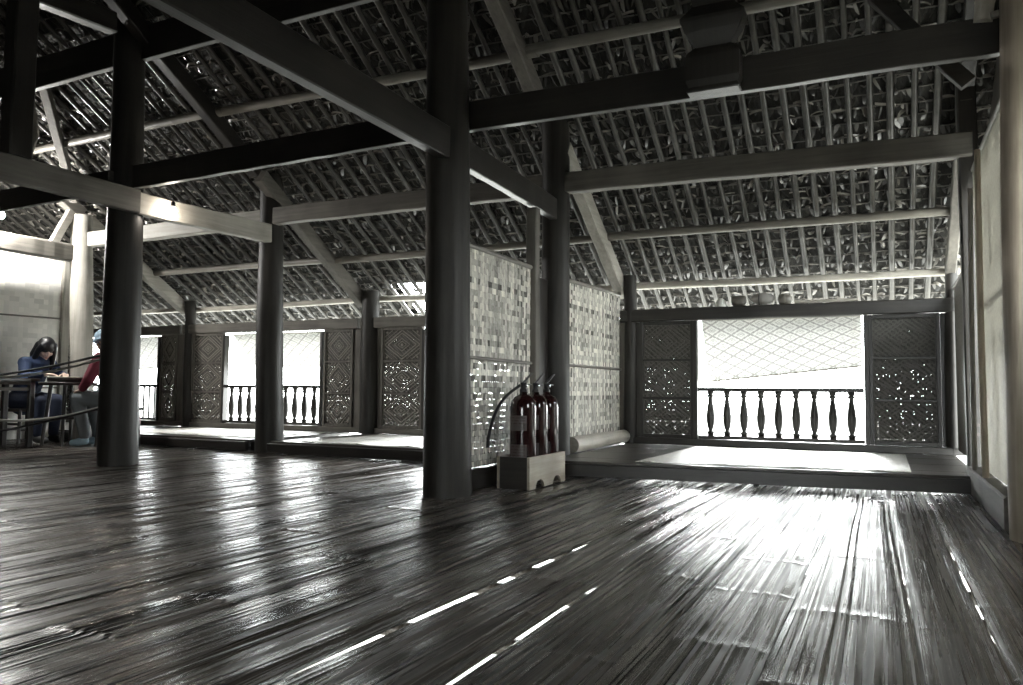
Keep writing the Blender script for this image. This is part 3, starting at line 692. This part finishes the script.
def partition(X, y0, y1, z0, za, zb, label, seam, seed, pin=None, m=WEAVE, sw=.030, rails=True):
    o = thing('woven_partition', label, 'partition', (X, (y0+y1)/2, z0), GW)
    woven(o, X, y0, y1, z0, za, zb, 'woven_panel', m, sw, pin, seed, sh=sw*1.35)
    pole((X, y0, za), (X, y1, zb), .018, wob=.002, n=10).build('top_pole', BAMBOO['y'], o)
    if seam: pole((X+.012, y0, seam), (X+.012, y1, seam), .012, wob=.002, n=10).build('seam_pole', BAMBOO['y'], o)
    return o
def pin1(u, v): return .6 if (v < .40 and u < .62) else (.12 if v < .5 and u < .75 else 0)
partition(XB, C2[0].y+.15, 5.42, .14, 1.60, 1.60, 'woven bamboo partition behind the fire extinguishers', .86, 3, pin1)
partition(XB, 6.2, 7.70, .125, 1.60, 1.65, 'woven bamboo partition between the dark column and the window wall', .87, 5, None)
jp = on_y(541.5, 400, 5.5)
tag(MB().box((XB-.09, 5.74, .79), (.03, .42, 1.57), bev=.004).build('filler_board', LACQ), 'dark upright board between the jamb post and the column behind extinguishers', 'board')
tag(timber((XB+.0, 5.47, 0), (XB+.0, 5.47, 2.07), .085, .085, up=(0, 1, 0)).build('jamb_post', W_MID['z']), 'thin squared jamb post beside the column behind the extinguishers', 'post')
# base log of the far partition, base board of the near one
tag(pole((XB+.05, 6.19, ZP+.072), (XB+.07, 7.60, ZP+.072), .070, .066, nodes=0.7, wob=.004, n=16, lift=.02).build('base_log', BAMBOO_L['y']), 'thick pale log lying at the foot of the woven partition', 'log')
tag(timber((XB, C2[0].y+.15, .07), (XB, 5.42, .07), .06, .135).build('base_board', W_DARK['y']), 'dark base board under the near woven partition', 'board')
tag(timber((XB, 6.2, .07), (XB, 7.62, .07), .06, .135).build('base_board', W_DARK['y']), 'added dark board behind the pale log, blocking light under the far partition', 'board')  # added to stop light passing under the far partition
# right side
o = partition(XA+.02, 4.32, 5.98, .17, 2.16, 2.16, 'pale woven wall panel beside the brown right post', 1.2, 8, None, WEAVE_R, .05)
o = partition(XA+.02, 6.24, 7.62, .17, 1.60, 1.56, 'woven panel between the right platform post and corner column', .9, 9, None)
tag(timber((XA, 4.3, .085), (XA, 5.98, .085), .13, .165).build('base_beam', W_MID['y']), 'grey base beam along the foot of the right woven wall', 'beam')
tag(pole((XA-.035, 5.25, .17), (XA-.03, 5.28, 2.1), .018, .016, nodes=.4, wob=.003).build('thin_pole', W_COLL['z']), 'thin reddish pole against the right woven wall', 'pole')
tag(pole((XA-.045, 5.75, .17), (XA-.035, 5.62, 1.95), .016, .014, nodes=.4, wob=.003).build('thin_pole', BAMBOO['z']), 'thin leaning pole by the plaque post on the right woven wall', 'pole')
# white wall behind the people
XWL = -9.2
pw = thing('woven_partition', 'whitish woven wall panel behind the seated people', 'partition', (XWL, 5.3, 0), GW)
woven(pw, XWL, 4.2, 6.33, .03, 2.43, 2.43, 'woven_panel', WEAVE_L, .06, None, 21)
pole((XWL+.01, 4.2, 2.43), (XWL+.01, 6.33, 2.43), .022, wob=.002).build('top_pole', BAMBOO_L['y'], pw)
for z in (.62, 1.47): pole((XWL+.015, 4.2, z), (XWL+.015, 6.3, z+.02), .010, wob=.002, n=8).build('seam_pole', BAMBOO['y'], pw)
timber((XWL+.02, 6.30, .02), (XWL+.02, 6.30, 2.42), .06, .10, up=(0, 1, 0)).build('stile', W_PALE['z'], pw)

# ------------------------------------------------------------------ outer walls out of view
def wall_piece(mb, c, d): mb.box(c, d)
wb = MB()
for x0, x1, z0, z1 in ((-12.2, 1.0, 0, .35), (-12.2, -.9, 1.45, 1.95), (.9, 1.0, 1.45, 1.95), (-.9, .9, 1.9, 1.95), (-12.2, -8.8, .35, 1.45), (-8.8, -.9, .35, 1.45), (.9, 1.0, .35, 1.45)):
    wb.box(((x0+x1)/2, -4.55, (z0+z1)/2), (x1-x0, .08, z1-z0))
structure(wb.build('wall_back', W_MID['x']))
def gable(X, nm, y0, y1, zlo=0):
    mb = MB(); pts = [(y0, zlo), (y1, zlo)]
    top = lambda y: roof_z(y) if y > RIDGE else roof_z(2*RIDGE-y)
    ys = sorted({y1, y0}|({RIDGE} if y0 < RIDGE < y1 else set()), reverse=True); pts += [(y, top(y)) for y in ys]
    n = len(pts); mb.add([(X-.03, y, z) for y, z in pts]+[(X+.03, y, z) for y, z in pts], [tuple(range(n-1, -1, -1)), tuple(range(n, 2*n))]+[(i, (i+1) % n, n+(i+1) % n, n+i) for i in range(n)])
    structure(mb.build(nm, W_MID['z']))
gable(-12.2, 'wall_left', -4.55, YW+.1)
gable(.86, 'wall_right', -4.55, 3.05); gable(.86, 'wall_right', 3.05, 3.8, 1.95); gable(.86, 'wall_right', 3.8, 4.5)
mb = MB(); mb.box((.86, 3.425, .5), (.06, .75, 1.0)); structure(mb.build('wall_right', W_MID['z']))
gable(.80, 'wall_right', 4.5, YW+.1, 2.19)

# ------------------------------------------------------------------ fire extinguishers in their crate
f0, f1, l0 = on_z(529.5, 491.5), on_z(566.5, 482.0), on_z(501.5, 488)
cx1 = f0.x; cx0 = cx1-.235; cy0 = f0.y; cy1 = 5.22; ch = .215
cr = thing('wooden_crate', 'wooden crate with arched notches holding three fire extinguishers', 'crate', ((cx0+cx1)/2, (cy0+cy1)/2, .006))
def notched(X, t):
    """long side board with two arches cut from its lower edge"""
    mb = MB(); out = [(cy0, .006)]
    for c in (cy0+.17, cy0+.47):
        for k in range(9): an = pi-pi*k/8; out.append((c+.075*math.cos(an), .006+.055*math.sin(an)))
    out += [(cy1, .006), (cy1, ch), (cy0, ch)]
    n = len(out); vs = [(X, y, z) for y, z in out]+[(X+t, y, z) for y, z in out]
    # triangulate via fan strips: split into columns
    fs = []
    m_ = n-2; top0, top1 = n-1, n-2
    low = list(range(0, n-2))
    ys = [out[i][0] for i in low]
    tv = [(X, y, ch) for y in ys]+[(X+t, y, ch) for y in ys]
    lv_ = [(X, out[i][0], out[i][1]) for i in low]+[(X+t, out[i][0], out[i][1]) for i in low]
    k = len(low); V = lv_+tv
    for i in range(k-1):
        fs += [(i, 2*k+i, 2*k+i+1, i+1), (k+i, k+i+1, 3*k+i+1, 3*k+i), (i, i+1, k+i+1, k+i), (2*k+i, 3*k+i, 3*k+i+1, 2*k+i+1)]
    fs += [(0, k, 3*k, 2*k), (k-1, 3*k-1, 4*k-1, 2*k-1)]
    return mb.add(V, fs)
notched(cx1-.018, .018).build('side_board', W_CRATE['y'], cr); notched(cx0, .018).build('side_board', W_CRATE['y'], cr)
MB().box(((cx0+cx1)/2, cy0+.009, (.006+ch)/2), (.199, .018, ch-.006), bev=.002).build('end_board', W_DARK['x'], cr)  # shade on this end is put into the darker timber colour
MB().box(((cx0+cx1)/2, cy1-.009, (.006+ch)/2), (.199, .018, ch-.006), bev=.002).build('end_board', W_CRATE['x'], cr)
MB().box(((cx0+cx1)/2, (cy0+cy1)/2, .075), (.199, cy1-cy0-.036, .014)).build('base_board', W_CRATE['y'], cr)
GE = 'fire extinguishers in the crate'
def extinguisher(x, y, label, hose=False, hgt=.555):
    zb = .083; o = thing('fire_extinguisher', label, 'fire extinguisher', (x, y, zb), GE); r = .088
    MB().lathe((x, y, zb), [(r*.86, 0), (r*.97, .008), (r, .025), (r, hgt*.80), (r*.985, hgt*.84), (r*.90, hgt*.895), (r*.70, hgt*.94), (r*.42, hgt*.965), (r*.30, hgt*.975), (r*.29, hgt)], 28).build('cylinder', STEEL_RED, o)
    zt_ = zb+hgt
    v = MB(); v.lathe((x, y, zt_-.004), [(.021, 0), (.026, .004), (.026, .022), (.018, .026), (.018, .055), (.022, .058), (.022, .068)], 16)
    v.build('valve', BLACK_METAL, o)
    # levers point to the right/back (+Y) as a squeeze grip
    MB().tube([(x, y-.02, zt_+.060), (x, y+.03, zt_+.078), (x, y+.11, zt_+.118), (x, y+.15, zt_+.130)], [.009, .010, .009, .006], 8, flat=.6).build('lever', BLACK_METAL, o)
    MB().tube([(x, y-.01, zt_+.040), (x, y+.06, zt_+.052), (x, y+.12, zt_+.052)], [.009, .010, .008], 8, flat=.6).build('carry_handle', BLACK_METAL, o)
    MB().lathe((x+.02, y-.004, zt_+.045), [(.011, 0), (.012, .003), (.012, .010), (.008, .012)], 14, rot=Matrix.Rotation(pi/2, 3, 'Y')).build('gauge', CHROME, o)
    # label: two curved stickers facing the viewer
    for z0_, z1_, nl in ((.30, .40, 3), (.12, .21, 4)):
        st = MB(); a0, a1 = math.radians(225), math.radians(310); n = 12; vs = []
        for z in (z0_, z1_):
            for k in range(n+1): a = a0+(a1-a0)*k/n; vs.append((x+(r+.0012)*math.cos(a), y+(r+.0012)*math.sin(a), zb+z))
        st.add(vs, [(k, k+1, n+2+k, n+1+k) for k in range(n)], 0, True)
        for L in range(nl):
            zz = zb+z1_-.018-L*.019; vs = []
            for z in (zz, zz+.006):
                for k in range(1, n): a = a0+(a1-a0)*k/n; vs.append((x+(r+.0019)*math.cos(a), y+(r+.0019)*math.sin(a), z))
            m_ = n-1; st.add(vs, [(k, k+1, m_+k+1, m_+k) for k in range(m_-1) if (k+L) % 4 != 3], 1, True)
        st.build('sticker', [STICKER, STICKER_INK], o)
    if hose:
        pts = [Vector((x-.02, y-.004, zt_+.047))]; 
        for px, py in ((512, 391), (503, 399), (496, 411), (491, 425), (488, 440)): pts.append(on_y(px, py, y-.02))
        # smooth it
        for _ in range(2):
            q_ = [pts[0]]
            for a, b in zip(pts, pts[1:]): q_ += [a.lerp(b, .25), a.lerp(b, .75)]
            pts = q_+[pts[-1]]
        MB().tube(pts, .0105, 10).build('hose', BLACK, o)
        MB().tube([pts[-1]+Vector((0, 0, .02)), pts[-1]-Vector((.006, 0, .05))], [.013, .018], 12).build('nozzle', BLACK, o)
    return o
ex = (cx0+cx1)/2
extinguisher(ex+.006, cy0+.14, 'dark red fire extinguisher with hanging hose, nearest in the crate', True)
extinguisher(ex+.008, cy0+.335, 'dark red fire extinguisher, middle one in the crate')
extinguisher(ex+.010, cy0+.528, 'dark red fire extinguisher, beside the column at the crate\'s far end')

# ------------------------------------------------------------------ things on the right head beam
zt1 = 1.482
def top_of_beam(px): p = on_y(px, 300, YW); return Vector((p.x, YW, zt1))
p = top_of_beam(721); MB_ = MB().lathe((p.x, p.y, zt1), [(.058, 0), (.060, .006), (.056, .03), (.045, .055), (.028, .075), (.012, .084), (.002, .086)], 20)
tag(MB_.build('upturned_bowl', CERAMIC), 'small pale upturned bowl on the head beam over the right window', 'bowl')
p = top_of_beam(738); tag(MB().lathe((p.x-.06, p.y, zt1+.052), [(.03, 0), (.048, .01), (.052, .08), (.050, .12), (.035, .135)], 16, rot=Matrix.Rotation(pi/2, 3, 'Y')).build('dark_gourd', W_MID['x']), 'dark rounded gourd lying beside the pale bowl', 'gourd')
p = top_of_beam(763); o = thing('cloth_bundle', 'grey rolled cloth bundle on the head beam above the right window', 'bundle', (p.x, p.y, zt1))
MB().ball((p.x, p.y, zt1+.062), (.115, .06, .056), 18, 11).build('roll', CLOTH_G, o); MB().tube([(p.x-.03+.062*0, p.y+.063*math.cos(a), zt1+.062+.059*math.sin(a)) for a in [2*pi*k/16 for k in range(17)]], .005, 6).build('tie_cord', ROPE_D, o)
p = top_of_beam(785); o = thing('small_basket', 'small round basket right of the grey bundle on the head beam', 'basket', (p.x, p.y, zt1))
MB().lathe((p.x, p.y, zt1+.002), [(.05, 0), (.064, .02), (.068, .05), (.060, .075)], 18).build('body', BAMBOO['z'], o); MB().lathe((p.x, p.y, zt1+.077), [(.062, 0), (.064, .008), (.04, .022), (.01, .028)], 18).build('lid', BAMBOO['z'], o)
pa, pb = top_of_beam(795), top_of_beam(858)
tag(pole((pa.x, YW-.03, zt1+.018), (pb.x, YW-.03, zt1+.018), .015, .014, nodes=.3, wob=.001, n=10).build('pale_rod', BAMBOO_L['x']), 'pale bamboo rod lying on the right part of the head beam', 'rod')
# bamboo end and plank at the brown post, top right
pa = on_y(984, 14, YF); tag(pole((pa.x-.01, YF-.02, 2.45), (pa.x+.05, YF+.03, 2.85), .042, .045, nodes=.2, wob=.002).build('bamboo_stub', BAMBOO_L['z']), 'pale bamboo stub standing on the long beam by the brown post', 'bamboo')
tag(timber((pa.x+.02, YF-.075, 2.455), (pa.x+.16, YF-.075, 2.475), .03, .03, seg=4).build('wood_wedge', W_PALE['x']), 'pale wooden wedge on the long beam by the brown post', 'wedge')

# ------------------------------------------------------------------ lamps
def bulb(p, label, cord_to, m=None):
    o = thing('light_bulb', label, 'lamp', p)
    MB().lathe(p, [(.006, -.052), (.018, -.045), (.029, -.028), (.031, -.012), (.024, .010), (.014, .026)], 18).build('glass_bulb', m or BULB, o)
    MB().lathe(p+Vector((0, 0, .026)), [(.015, 0), (.018, .004), (.018, .04), (.010, .048)], 14).build('socket', BLACK, o)
    MB().tube([p+Vector((0, 0, .07)), p+Vector((0, 0, .10)), Vector(cord_to)], .004, 6).build('cord', BLACK, o)
p1 = on_x(173, 210, xc+.10); bulb(p1, 'lit bare bulb beside the left tie beam', (xc+.05, p1.y, 2.33))
p2 = on_x(1.5, 214, XD+.12); bulb(p2, 'lit bare bulb high above the white wall at the left edge', (p2.x, p2.y+.02, roof_z(p2.y, .1)), BULB2)

# ------------------------------------------------------------------ barrier ropes between the columns
GR = 'barrier ropes'
def rope(pix, zend, label, m, r=.011):
    """starts wrapped on the first column, ends on the column beyond the left side"""
    A = Vector((C1[0].x, 4.5-.0, 0)); B = Vector((XD, 4.45, 0)); pts = []
    za = on_y(pix[0][0], pix[0][1], 4.49).z; z0_ = on_y(*pix[1], 4.46).z; xk = on_y(*pix[1], 4.46).x
    x0, x1 = C1[0].x-.14, XD+.14; zs = []
    zm = on_y(*pix[2], 4.475).z; xm = on_y(*pix[2], 4.475).x
    xa = on_y(*pix[0], 4.49).x
    def z_at(x): # parabola through three sights
        return za*(x-xm)*(x-xk)/((xa-xm)*(xa-xk))+zm*(x-xa)*(x-xk)/((xm-xa)*(xm-xk))+z0_*(x-xa)*(x-xm)/((xk-xa)*(xk-xm))
    n = 26
    for k in range(n+1):
        x = x0+(x1-x0)*k/n; pts.append(Vector((x, 4.49-.04*k/n, z_at(max(x, xk-.2)))))
    mb = MB().tube(pts, r, 8)
    tag(mb.build('barrier_rope', m), label, 'rope', GR)
rope([(98, 356), (2, 374.5), (50, 366.5)], 0, 'dark upper barrier rope in front of the seated people', ROPE_D)
rope([(98, 360), (2, 377.5), (50, 371.5)], 0, 'pale upper barrier rope just under the dark one', ROPE_L)
rope([(98, 408), (2, 420.5), (55, 417.5)], 0, 'pale lower sagging barrier rope before the table', ROPE_L)
rope([(95, 409.5), (10, 429), (57, 418.9)], 0, 'dark lower barrier rope crossing below the pale one', ROPE_D)

# ------------------------------------------------------------------ table corner
def yawm(a): return Matrix.Rotation(a, 3, 'Z')
tl = on_z(28.5, 447)
TX, TY = tl.x, tl.y
# rectangular table: front right leg at (TX,TY); extends left (-Y-ish) and back
o = thing('dark_table', 'dark rectangular wooden table at the left edge', 'table', (TX-.2, TY-.55, 0)); H = .735
MB().box((TX-.22, TY-.52, H-.016), (.56, 1.16, .032), bev=.006).build('tabletop', LACQ, o)
for dx, dy in ((0, 0), (-.45, 0), (0, -1.05), (-.45, -1.05)):
    MB().box((TX+dx, TY+dy, (H-.032)/2), (.055, .055, H-.032), bev=.005).build('leg', LACQ, o)
mb = MB(); mb.box((TX, TY-.525, H-.115), (.025, 1.0, .035)); mb.box((TX-.45, TY-.525, H-.115), (.025, 1.0, .035)); mb.box((TX, TY-.525, H-.05), (.03, 1.0, .035))
mb.build('rail', W_MID['y'], o)
p = on_z(14, 381.5, H); tp = Vector((TX-.12, TY-.30, H+.001))
tag(MB().box(tp+Vector((0, .12, .006)), (.22, .30, .012), yawm(.3), bev=.002).build('blue_folder', BLUEP), 'blue folder lying on the left rectangular table', 'folder')
tag(MB().box(tp+Vector((.02, -.08, .004)), (.20, .16, .008), yawm(-.2), bev=.001).build('white_paper', PAPER), 'white papers beside the blue folder on the table', 'paper')
# round table with a tray on it
RX, RY = -8.22, 5.72
o = thing('round_table', 'small dark round table between the two people', 'table', (RX, RY, 0)); H2 = .70
MB().lathe((RX, RY, H2-.035), [(.27, 0), (.29, .008), (.29, .030), (.28, .035)], 30).build('tabletop', LACQ, o)
for k in range(4):
    a = pi/4+k*pi/2; MB().tube([(RX+.24*math.cos(a), RY+.24*math.sin(a), 0), (RX+.17*math.cos(a), RY+.17*math.sin(a), H2-.03)], [.018, .022], 10).build('leg', LACQ, o)
MB().tube([(RX+.21*math.cos(a), RY+.21*math.sin(a), .30) for a in [2*pi*k/24 for k in range(25)]], .012, 8, caps=False).build('ring_stretcher', LACQ, o)
o = thing('round_tray', 'round dark tray with pale rim on the round table', 'tray', (RX+.02, RY, H2))
MB().lathe((RX+.02, RY, H2+.001), [(.20, 0), (.22, .004), (.225, .045), (.215, .047), (.210, .012), (.0, .011)], 28).build('dish', LACQ, o)
MB().tube([(RX+.02+.221*math.cos(a), RY+.221*math.sin(a), H2+.052) for a in [2*pi*k/28 for k in range(29)]], .009, 8, caps=False).build('rim', BAMBOO_L['x'], o)
for k, (dx, dy) in enumerate(((-.07, -.08), (.03, -.02), (.10, .06))):
    MB_ = MB().lathe((RX+.02+dx, RY+dy, H2+.013), [(.016, 0), (.022, .004), (.026, .03), (.024, .032), (.016, .010)], 14)
    tag(MB_.build('small_cup', CERAMIC), ['small white cup on the left of the round tray', 'small white cup in the middle of the round tray', 'small white cup on the right of the round tray'][k], 'cup', 'cups on the round tray')
def stool(x, y, h, label):
    o = thing('wooden_stool', label, 'stool', (x, y, 0), 'wooden stools of the seated people')
    MB().box((x, y, h-.018), (.36, .34, .036), bev=.006).build('seat', LACQ, o)
    for sx in (-1, 1):
        for sy in (-1, 1): MB().tube([(x+sx*.155, y+sy*.145, 0), (x+sx*.14, y+sy*.13, h-.036)], [.018, .02], 8).build('leg', LACQ, o)
    mb = MB()
    for sx in (-1, 1): mb.box((x+sx*.148, y, h*.38), (.018, .26, .028))
    for sy in (-1, 1): mb.box((x, y+sy*.138, h*.55), (.28, .018, .028))
    mb.build('stretcher', LACQ, o)

# ------------------------------------------------------------------ people
def remeshed(mb, name, m, parent, vox=.008, it=3):
    ob = mb.build(name, m, parent)
    md = ob.modifiers.new('skin', 'REMESH'); md.mode = 'VOXEL'; md.voxel_size = vox; md.use_smooth_shade = True
    sm = ob.modifiers.new('soft', 'SMOOTH'); sm.iterations = it; sm.factor = .5
    return ob
class Frame:
    def __init__(s, loc, yaw): s.o = Vector(loc); s.m = yawm(yaw)
    def __call__(s, x, y, z): return s.o+s.m @ Vector((x, y, z))
def hand(mb, F, wrist, direc, side, curl=.5):
    """palm, five unequal fingers; wrist and direc in local frame"""
    w = Vector(wrist); d = Vector(direc).normalized(); lat = d.cross(Vector((0, 0, 1))).normalized(); dn_ = d.cross(lat).normalized()
    if dn_.z > 0: dn_ = -dn_
    pts = [w, w+d*.045, w+d*.085]
    for k, off in enumerate((-.026, -.009, .009, .026)):
        a = w+d*.03+lat*off*.7; b = w+d*.085+lat*off
        mb.limb([F(*a), F(*b)], [.016, .0125])
        Lf = (.062, .074, .068, .052)[k if side > 0 else 3-k]
        c1 = b+d*Lf*.5+dn_*Lf*.22*curl; c2 = c1+d*Lf*.35+dn_*Lf*.42*curl
        mb.limb([F(*b), F(*c1), F(*c2)], [.0105, .0090, .0075], 8)
    tb = w+d*.025-lat*.024*side; t1 = tb+d*.035-lat*.03*side+dn_*.012; t2 = t1+d*.03-lat*.006*side+dn_*.01
    mb.limb([F(*tb), F(*t1), F(*t2)], [.014, .0115, .0085], 8)
def head(mb, F, c, tilt, yaw=0):
    """head with face looking along local +Y rotated by tilt (forward) and yaw; returns placer"""
    rot = F.m @ Matrix.Rotation(yaw, 3, 'Z') @ Matrix.Rotation(-tilt, 3, 'X')
    C = F(*c); P = lambda x, y, z: C+rot @ Vector((x, y, z))
    mb.ball(P(0, -.012, .022), (.073, .092, .092), rot=rot); mb.ball(P(0, .018, -.035), (.058, .066, .078), rot=rot)
    mb.ball(P(0, .055, -.092), (.028, .026, .022), rot=rot)                       # chin
    mb.limb([P(0, .078, .012), P(0, .100, -.024)], [.010, .014]); mb.ball(P(-.011, .093, -.028), .009); mb.ball(P(.011, .093, -.028), .009)
    for s in (-1, 1):
        mb.ball(P(s*.074, -.008, -.012), (.010, .020, .032), rot=rot); mb.ball(P(s*.042, .055, -.03), (.022, .022, .022), rot=rot)
    mb.limb([P(-.018, .078, -.062), P(0, .084, -.060), P(.018, .078, -.062)], [.008, .010, .008])
    return P, rot
def face_bits(P, rot, parent):
    for s in (-1, 1):
        MB().ball(P(s*.029, .074, .010), (.013, .007, .006), 10, 7, rot=rot).build('eye', HAIR, parent)
        MB().tube([P(s*.012, .082, .030), P(s*.030, .080, .034), P(s*.047, .068, .028)], .004, 6).build('eyebrow', HAIR, parent)
    MB().tube([P(-.018, .086, -.062), P(0, .093, -.060), P(.018, .086, -.062)], [.004, .006, .004], 8).build('lips', LIPS, parent)

# woman bent over the table
h1 = on_x(44, 352, -8.70)
wx, wy = -9.02, h1.y
FA = Frame((wx, wy, 0), -pi/2+.10)           # local +Y looks along world +X
body = MB(); pelvis = (0, 0, .50)
body.limb([FA(0, 0, .50), FA(0, .06, .66), FA(0, .15, .84), FA(0, .215, .93)], [.135, .125, .13, .10])
body.limb([FA(-.155, .19, .92), FA(.155, .19, .92)], [.06, .06]); body.limb([FA(0, .22, .94), FA(0, .27, 1.02)], [.055, .050])
for s in (-1, 1):
    body.limb([FA(s*.165, .19, .915), FA(s*.235, .29, .745), FA(s*.12, .46, .79)], [.052, .042, .026])
    body.limb([FA(s*.085, .0, .49), FA(s*.10, .40, .49), FA(s*.10, .36, .09), FA(s*.10, .38, .06), FA(s*.10, .47, .045)], [.085, .06, .038, .036, .03])
    hand(body, FA, (s*.12, .46, .79), (-s*.5, .85, -.05), s, .6)
P, rot = head(body, FA, (0, .31, 1.085), .70, -.30)
wob = remeshed(body, 'person', SKIN, None, .007)
tag(wob, 'woman with long black hair in navy jacket bent over the round table', 'person')
def cloth(mb, name, m, parent, vox=.011, it=4):
    ob = remeshed(mb, name, m, parent, vox, it); return ob
jk = MB(); jk.limb([FA(0, -.01, .47), FA(0, .05, .66), FA(0, .145, .84), FA(0, .205, .925)], [.158, .148, .152, .115])
jk.limb([FA(-.16, .185, .92), FA(.16, .185, .92)], [.074, .074])
for s in (-1, 1): jk.limb([FA(s*.165, .19, .915), FA(s*.24, .29, .745), FA(s*.145, .43, .785)], [.070, .058, .042])
cloth(jk, 'jacket', NAVY, wob)
tr = MB()
for s in (-1, 1): tr.limb([FA(s*.085, -.01, .49), FA(s*.10, .40, .49), FA(s*.10, .36, .12)], [.115, .075, .056])
cloth(tr, 'trousers', JEANS_D, wob)
for s in (-1, 1):
    sh = MB().limb([FA(s*.10, .35, .06), FA(s*.10, .42, .045), FA(s*.10, .49, .038)], [.048, .044, .036]); cloth(sh, 'shoe', DARKSHOE, wob, .009, 2)
hr = MB()
hr.ball(P(0, -.020, .040), (.090, .104, .100), 18, 12, rot=rot)
for s in (-1, 1):
    hr.limb([P(s*.062, .030, .070), P(s*.088, .018, .0), P(s*.094, .030, -.10), P(s*.098, .055, -.20), P(s*.085, .075, -.28)], [.036, .030, .034, .034, .018])
    hr.limb([P(s*.05, -.06, 0), P(s*.075, -.05, -.12), P(s*.085, -.01, -.22)], [.055, .05, .03])
hr.limb([P(0, -.07, 0), P(0, -.09, -.12), P(0, -.08, -.20)], [.07, .06, .04])
cloth(hr, 'hair', HAIR, wob, .008, 2)
face_bits(P, rot, wob)
stool(wx+.0, wy, .395, 'dark stool under the woman in navy')

# person in the red coat, back turned, half hidden by the column
sx_, sy_ = -7.595, 5.885
FB = Frame((sx_, sy_, 0), pi/2+.30)          # local +Y looks along world -X, slightly towards the viewer's left
bd = MB()
bd.limb([FB(0, 0, .52), FB(0, .05, .68), FB(0, .12, .88), FB(0, .15, .98)], [.14, .13, .135, .10])
bd.limb([FB(-.16, .13, .965), FB(.16, .13, .965)], [.06, .06]); bd.limb([FB(0, .15, .99), FB(0, .18, 1.07)], [.055, .052])
for s in (-1, 1):
    bd.limb([FB(s*.17, .13, .96), FB(s*.23, .20, .74), FB(s*.17, .33, .62)], [.052, .042, .028])
    hand(bd, FB, (s*.17, .33, .62), (-s*.2, .8, -.35), s, .5)
    bd.limb([FB(s*.09, .0, .50), FB(s*.12, .42, .53), FB(s*.11, .32, .10), FB(s*.11, .34, .06), FB(s*.11, .42, .045)], [.088, .062, .040, .036, .03])
P2, rot2 = head(bd, FB, (0, .21, 1.16), .25)
rob = remeshed(bd, 'person', SKIN, None, .008)
tag(rob, 'person in dark red coat and grey jeans seated behind the left column', 'person')
ct = MB(); ct.limb([FB(0, -.03, .40), FB(0, .0, .55), FB(0, .045, .70), FB(0, .115, .88), FB(0, .14, .975)], [.16, .172, .158, .160, .12])
ct.limb([FB(-.165, .125, .96), FB(.165, .125, .96)], [.076, .076])
ct.limb([FB(-.12, -.05, .50), FB(-.13, -.08, .26)], [.10, .085]); ct.limb([FB(.12, -.05, .50), FB(.13, -.08, .26)], [.10, .085]); ct.limb([FB(0, -.08, .50), FB(0, -.12, .26)], [.10, .09])
for s in (-1, 1):
    ct.limb([FB(s*.15, .0, .56), FB(s*.17, .04, .42), FB(s*.18, .05, .28)], [.09, .075, .06])
    ct.limb([FB(s*.17, .13, .96), FB(s*.235, .20, .74), FB(s*.18, .31, .64)], [.074, .062, .046])
cloth(ct, 'coat', RED, rob)
tr = MB()
for s in (-1, 1): tr.limb([FB(s*.09, 0, .50), FB(s*.12, .42, .535), FB(s*.11, .32, .13)], [.115, .080, .060])
cloth(tr, 'jeans', JEANS_G, rob)
for s in (-1, 1):
    sh = MB().limb([FB(s*.11, .32, .06), FB(s*.11, .39, .045), FB(s*.11, .46, .038)], [.048, .044, .036]); cloth(sh, 'shoe', SHOE, rob, .009, 2)
hr = MB().ball(P2(0, -.03, .01), (.088, .095, .105), 18, 12, rot=rot2); hr.limb([P2(0, -.07, -.03), P2(0, -.08, -.12)], [.065, .04]); cloth(hr, 'hair', HAIR, rob, .009, 2)
cp = MB().ball(P2(0, -.01, .045), (.096, .108, .095), 18, 12, rot=rot2); cp.tube([P2(.098*math.cos(a), -.01+.11*math.sin(a), .012) for a in [2*pi*k/20 for k in range(21)]], .017, 8); cloth(cp, 'knit_cap', BLUE, rob, .009, 2)
face_bits(P2, rot2, rob)
stool(sx_, sy_, .425, 'dark stool under the person in red')

# ------------------------------------------------------------------ light
w = bpy.data.worlds.new('sky'); SC.world = w; w.use_nodes = True; nt = w.node_tree
bg = nt.nodes['Background']; tc = node(nt, 'ShaderNodeTexCoord'); sp = node(nt, 'ShaderNodeSeparateXYZ'); nt.links.new(tc.outputs['Generated'], sp.inputs[0])
r = ramp(nt, sp.outputs[2], [(0.0, (.96, 1.0, .985)), (.6, (.84, .90, .92))]); nt.links.new(r.outputs[0], bg.inputs[0]); bg.inputs[1].default_value = 19.0
sl = bpy.data.lights.new('sun', 'SUN'); sl.energy = 13; sl.angle = math.radians(16); so = bpy.data.objects.new('sun', sl); COL.objects.link(so)
so.rotation_euler = Vector((.15, -1.0, -.42)).to_track_quat('-Z', 'Y').to_euler()
SC.view_settings.view_transform = 'Standard'; SC.view_settings.look = 'None'; SC.view_settings.gamma = 1; SC.view_settings.use_curve_mapping = False
SC.view_settings.exposure = 0.27
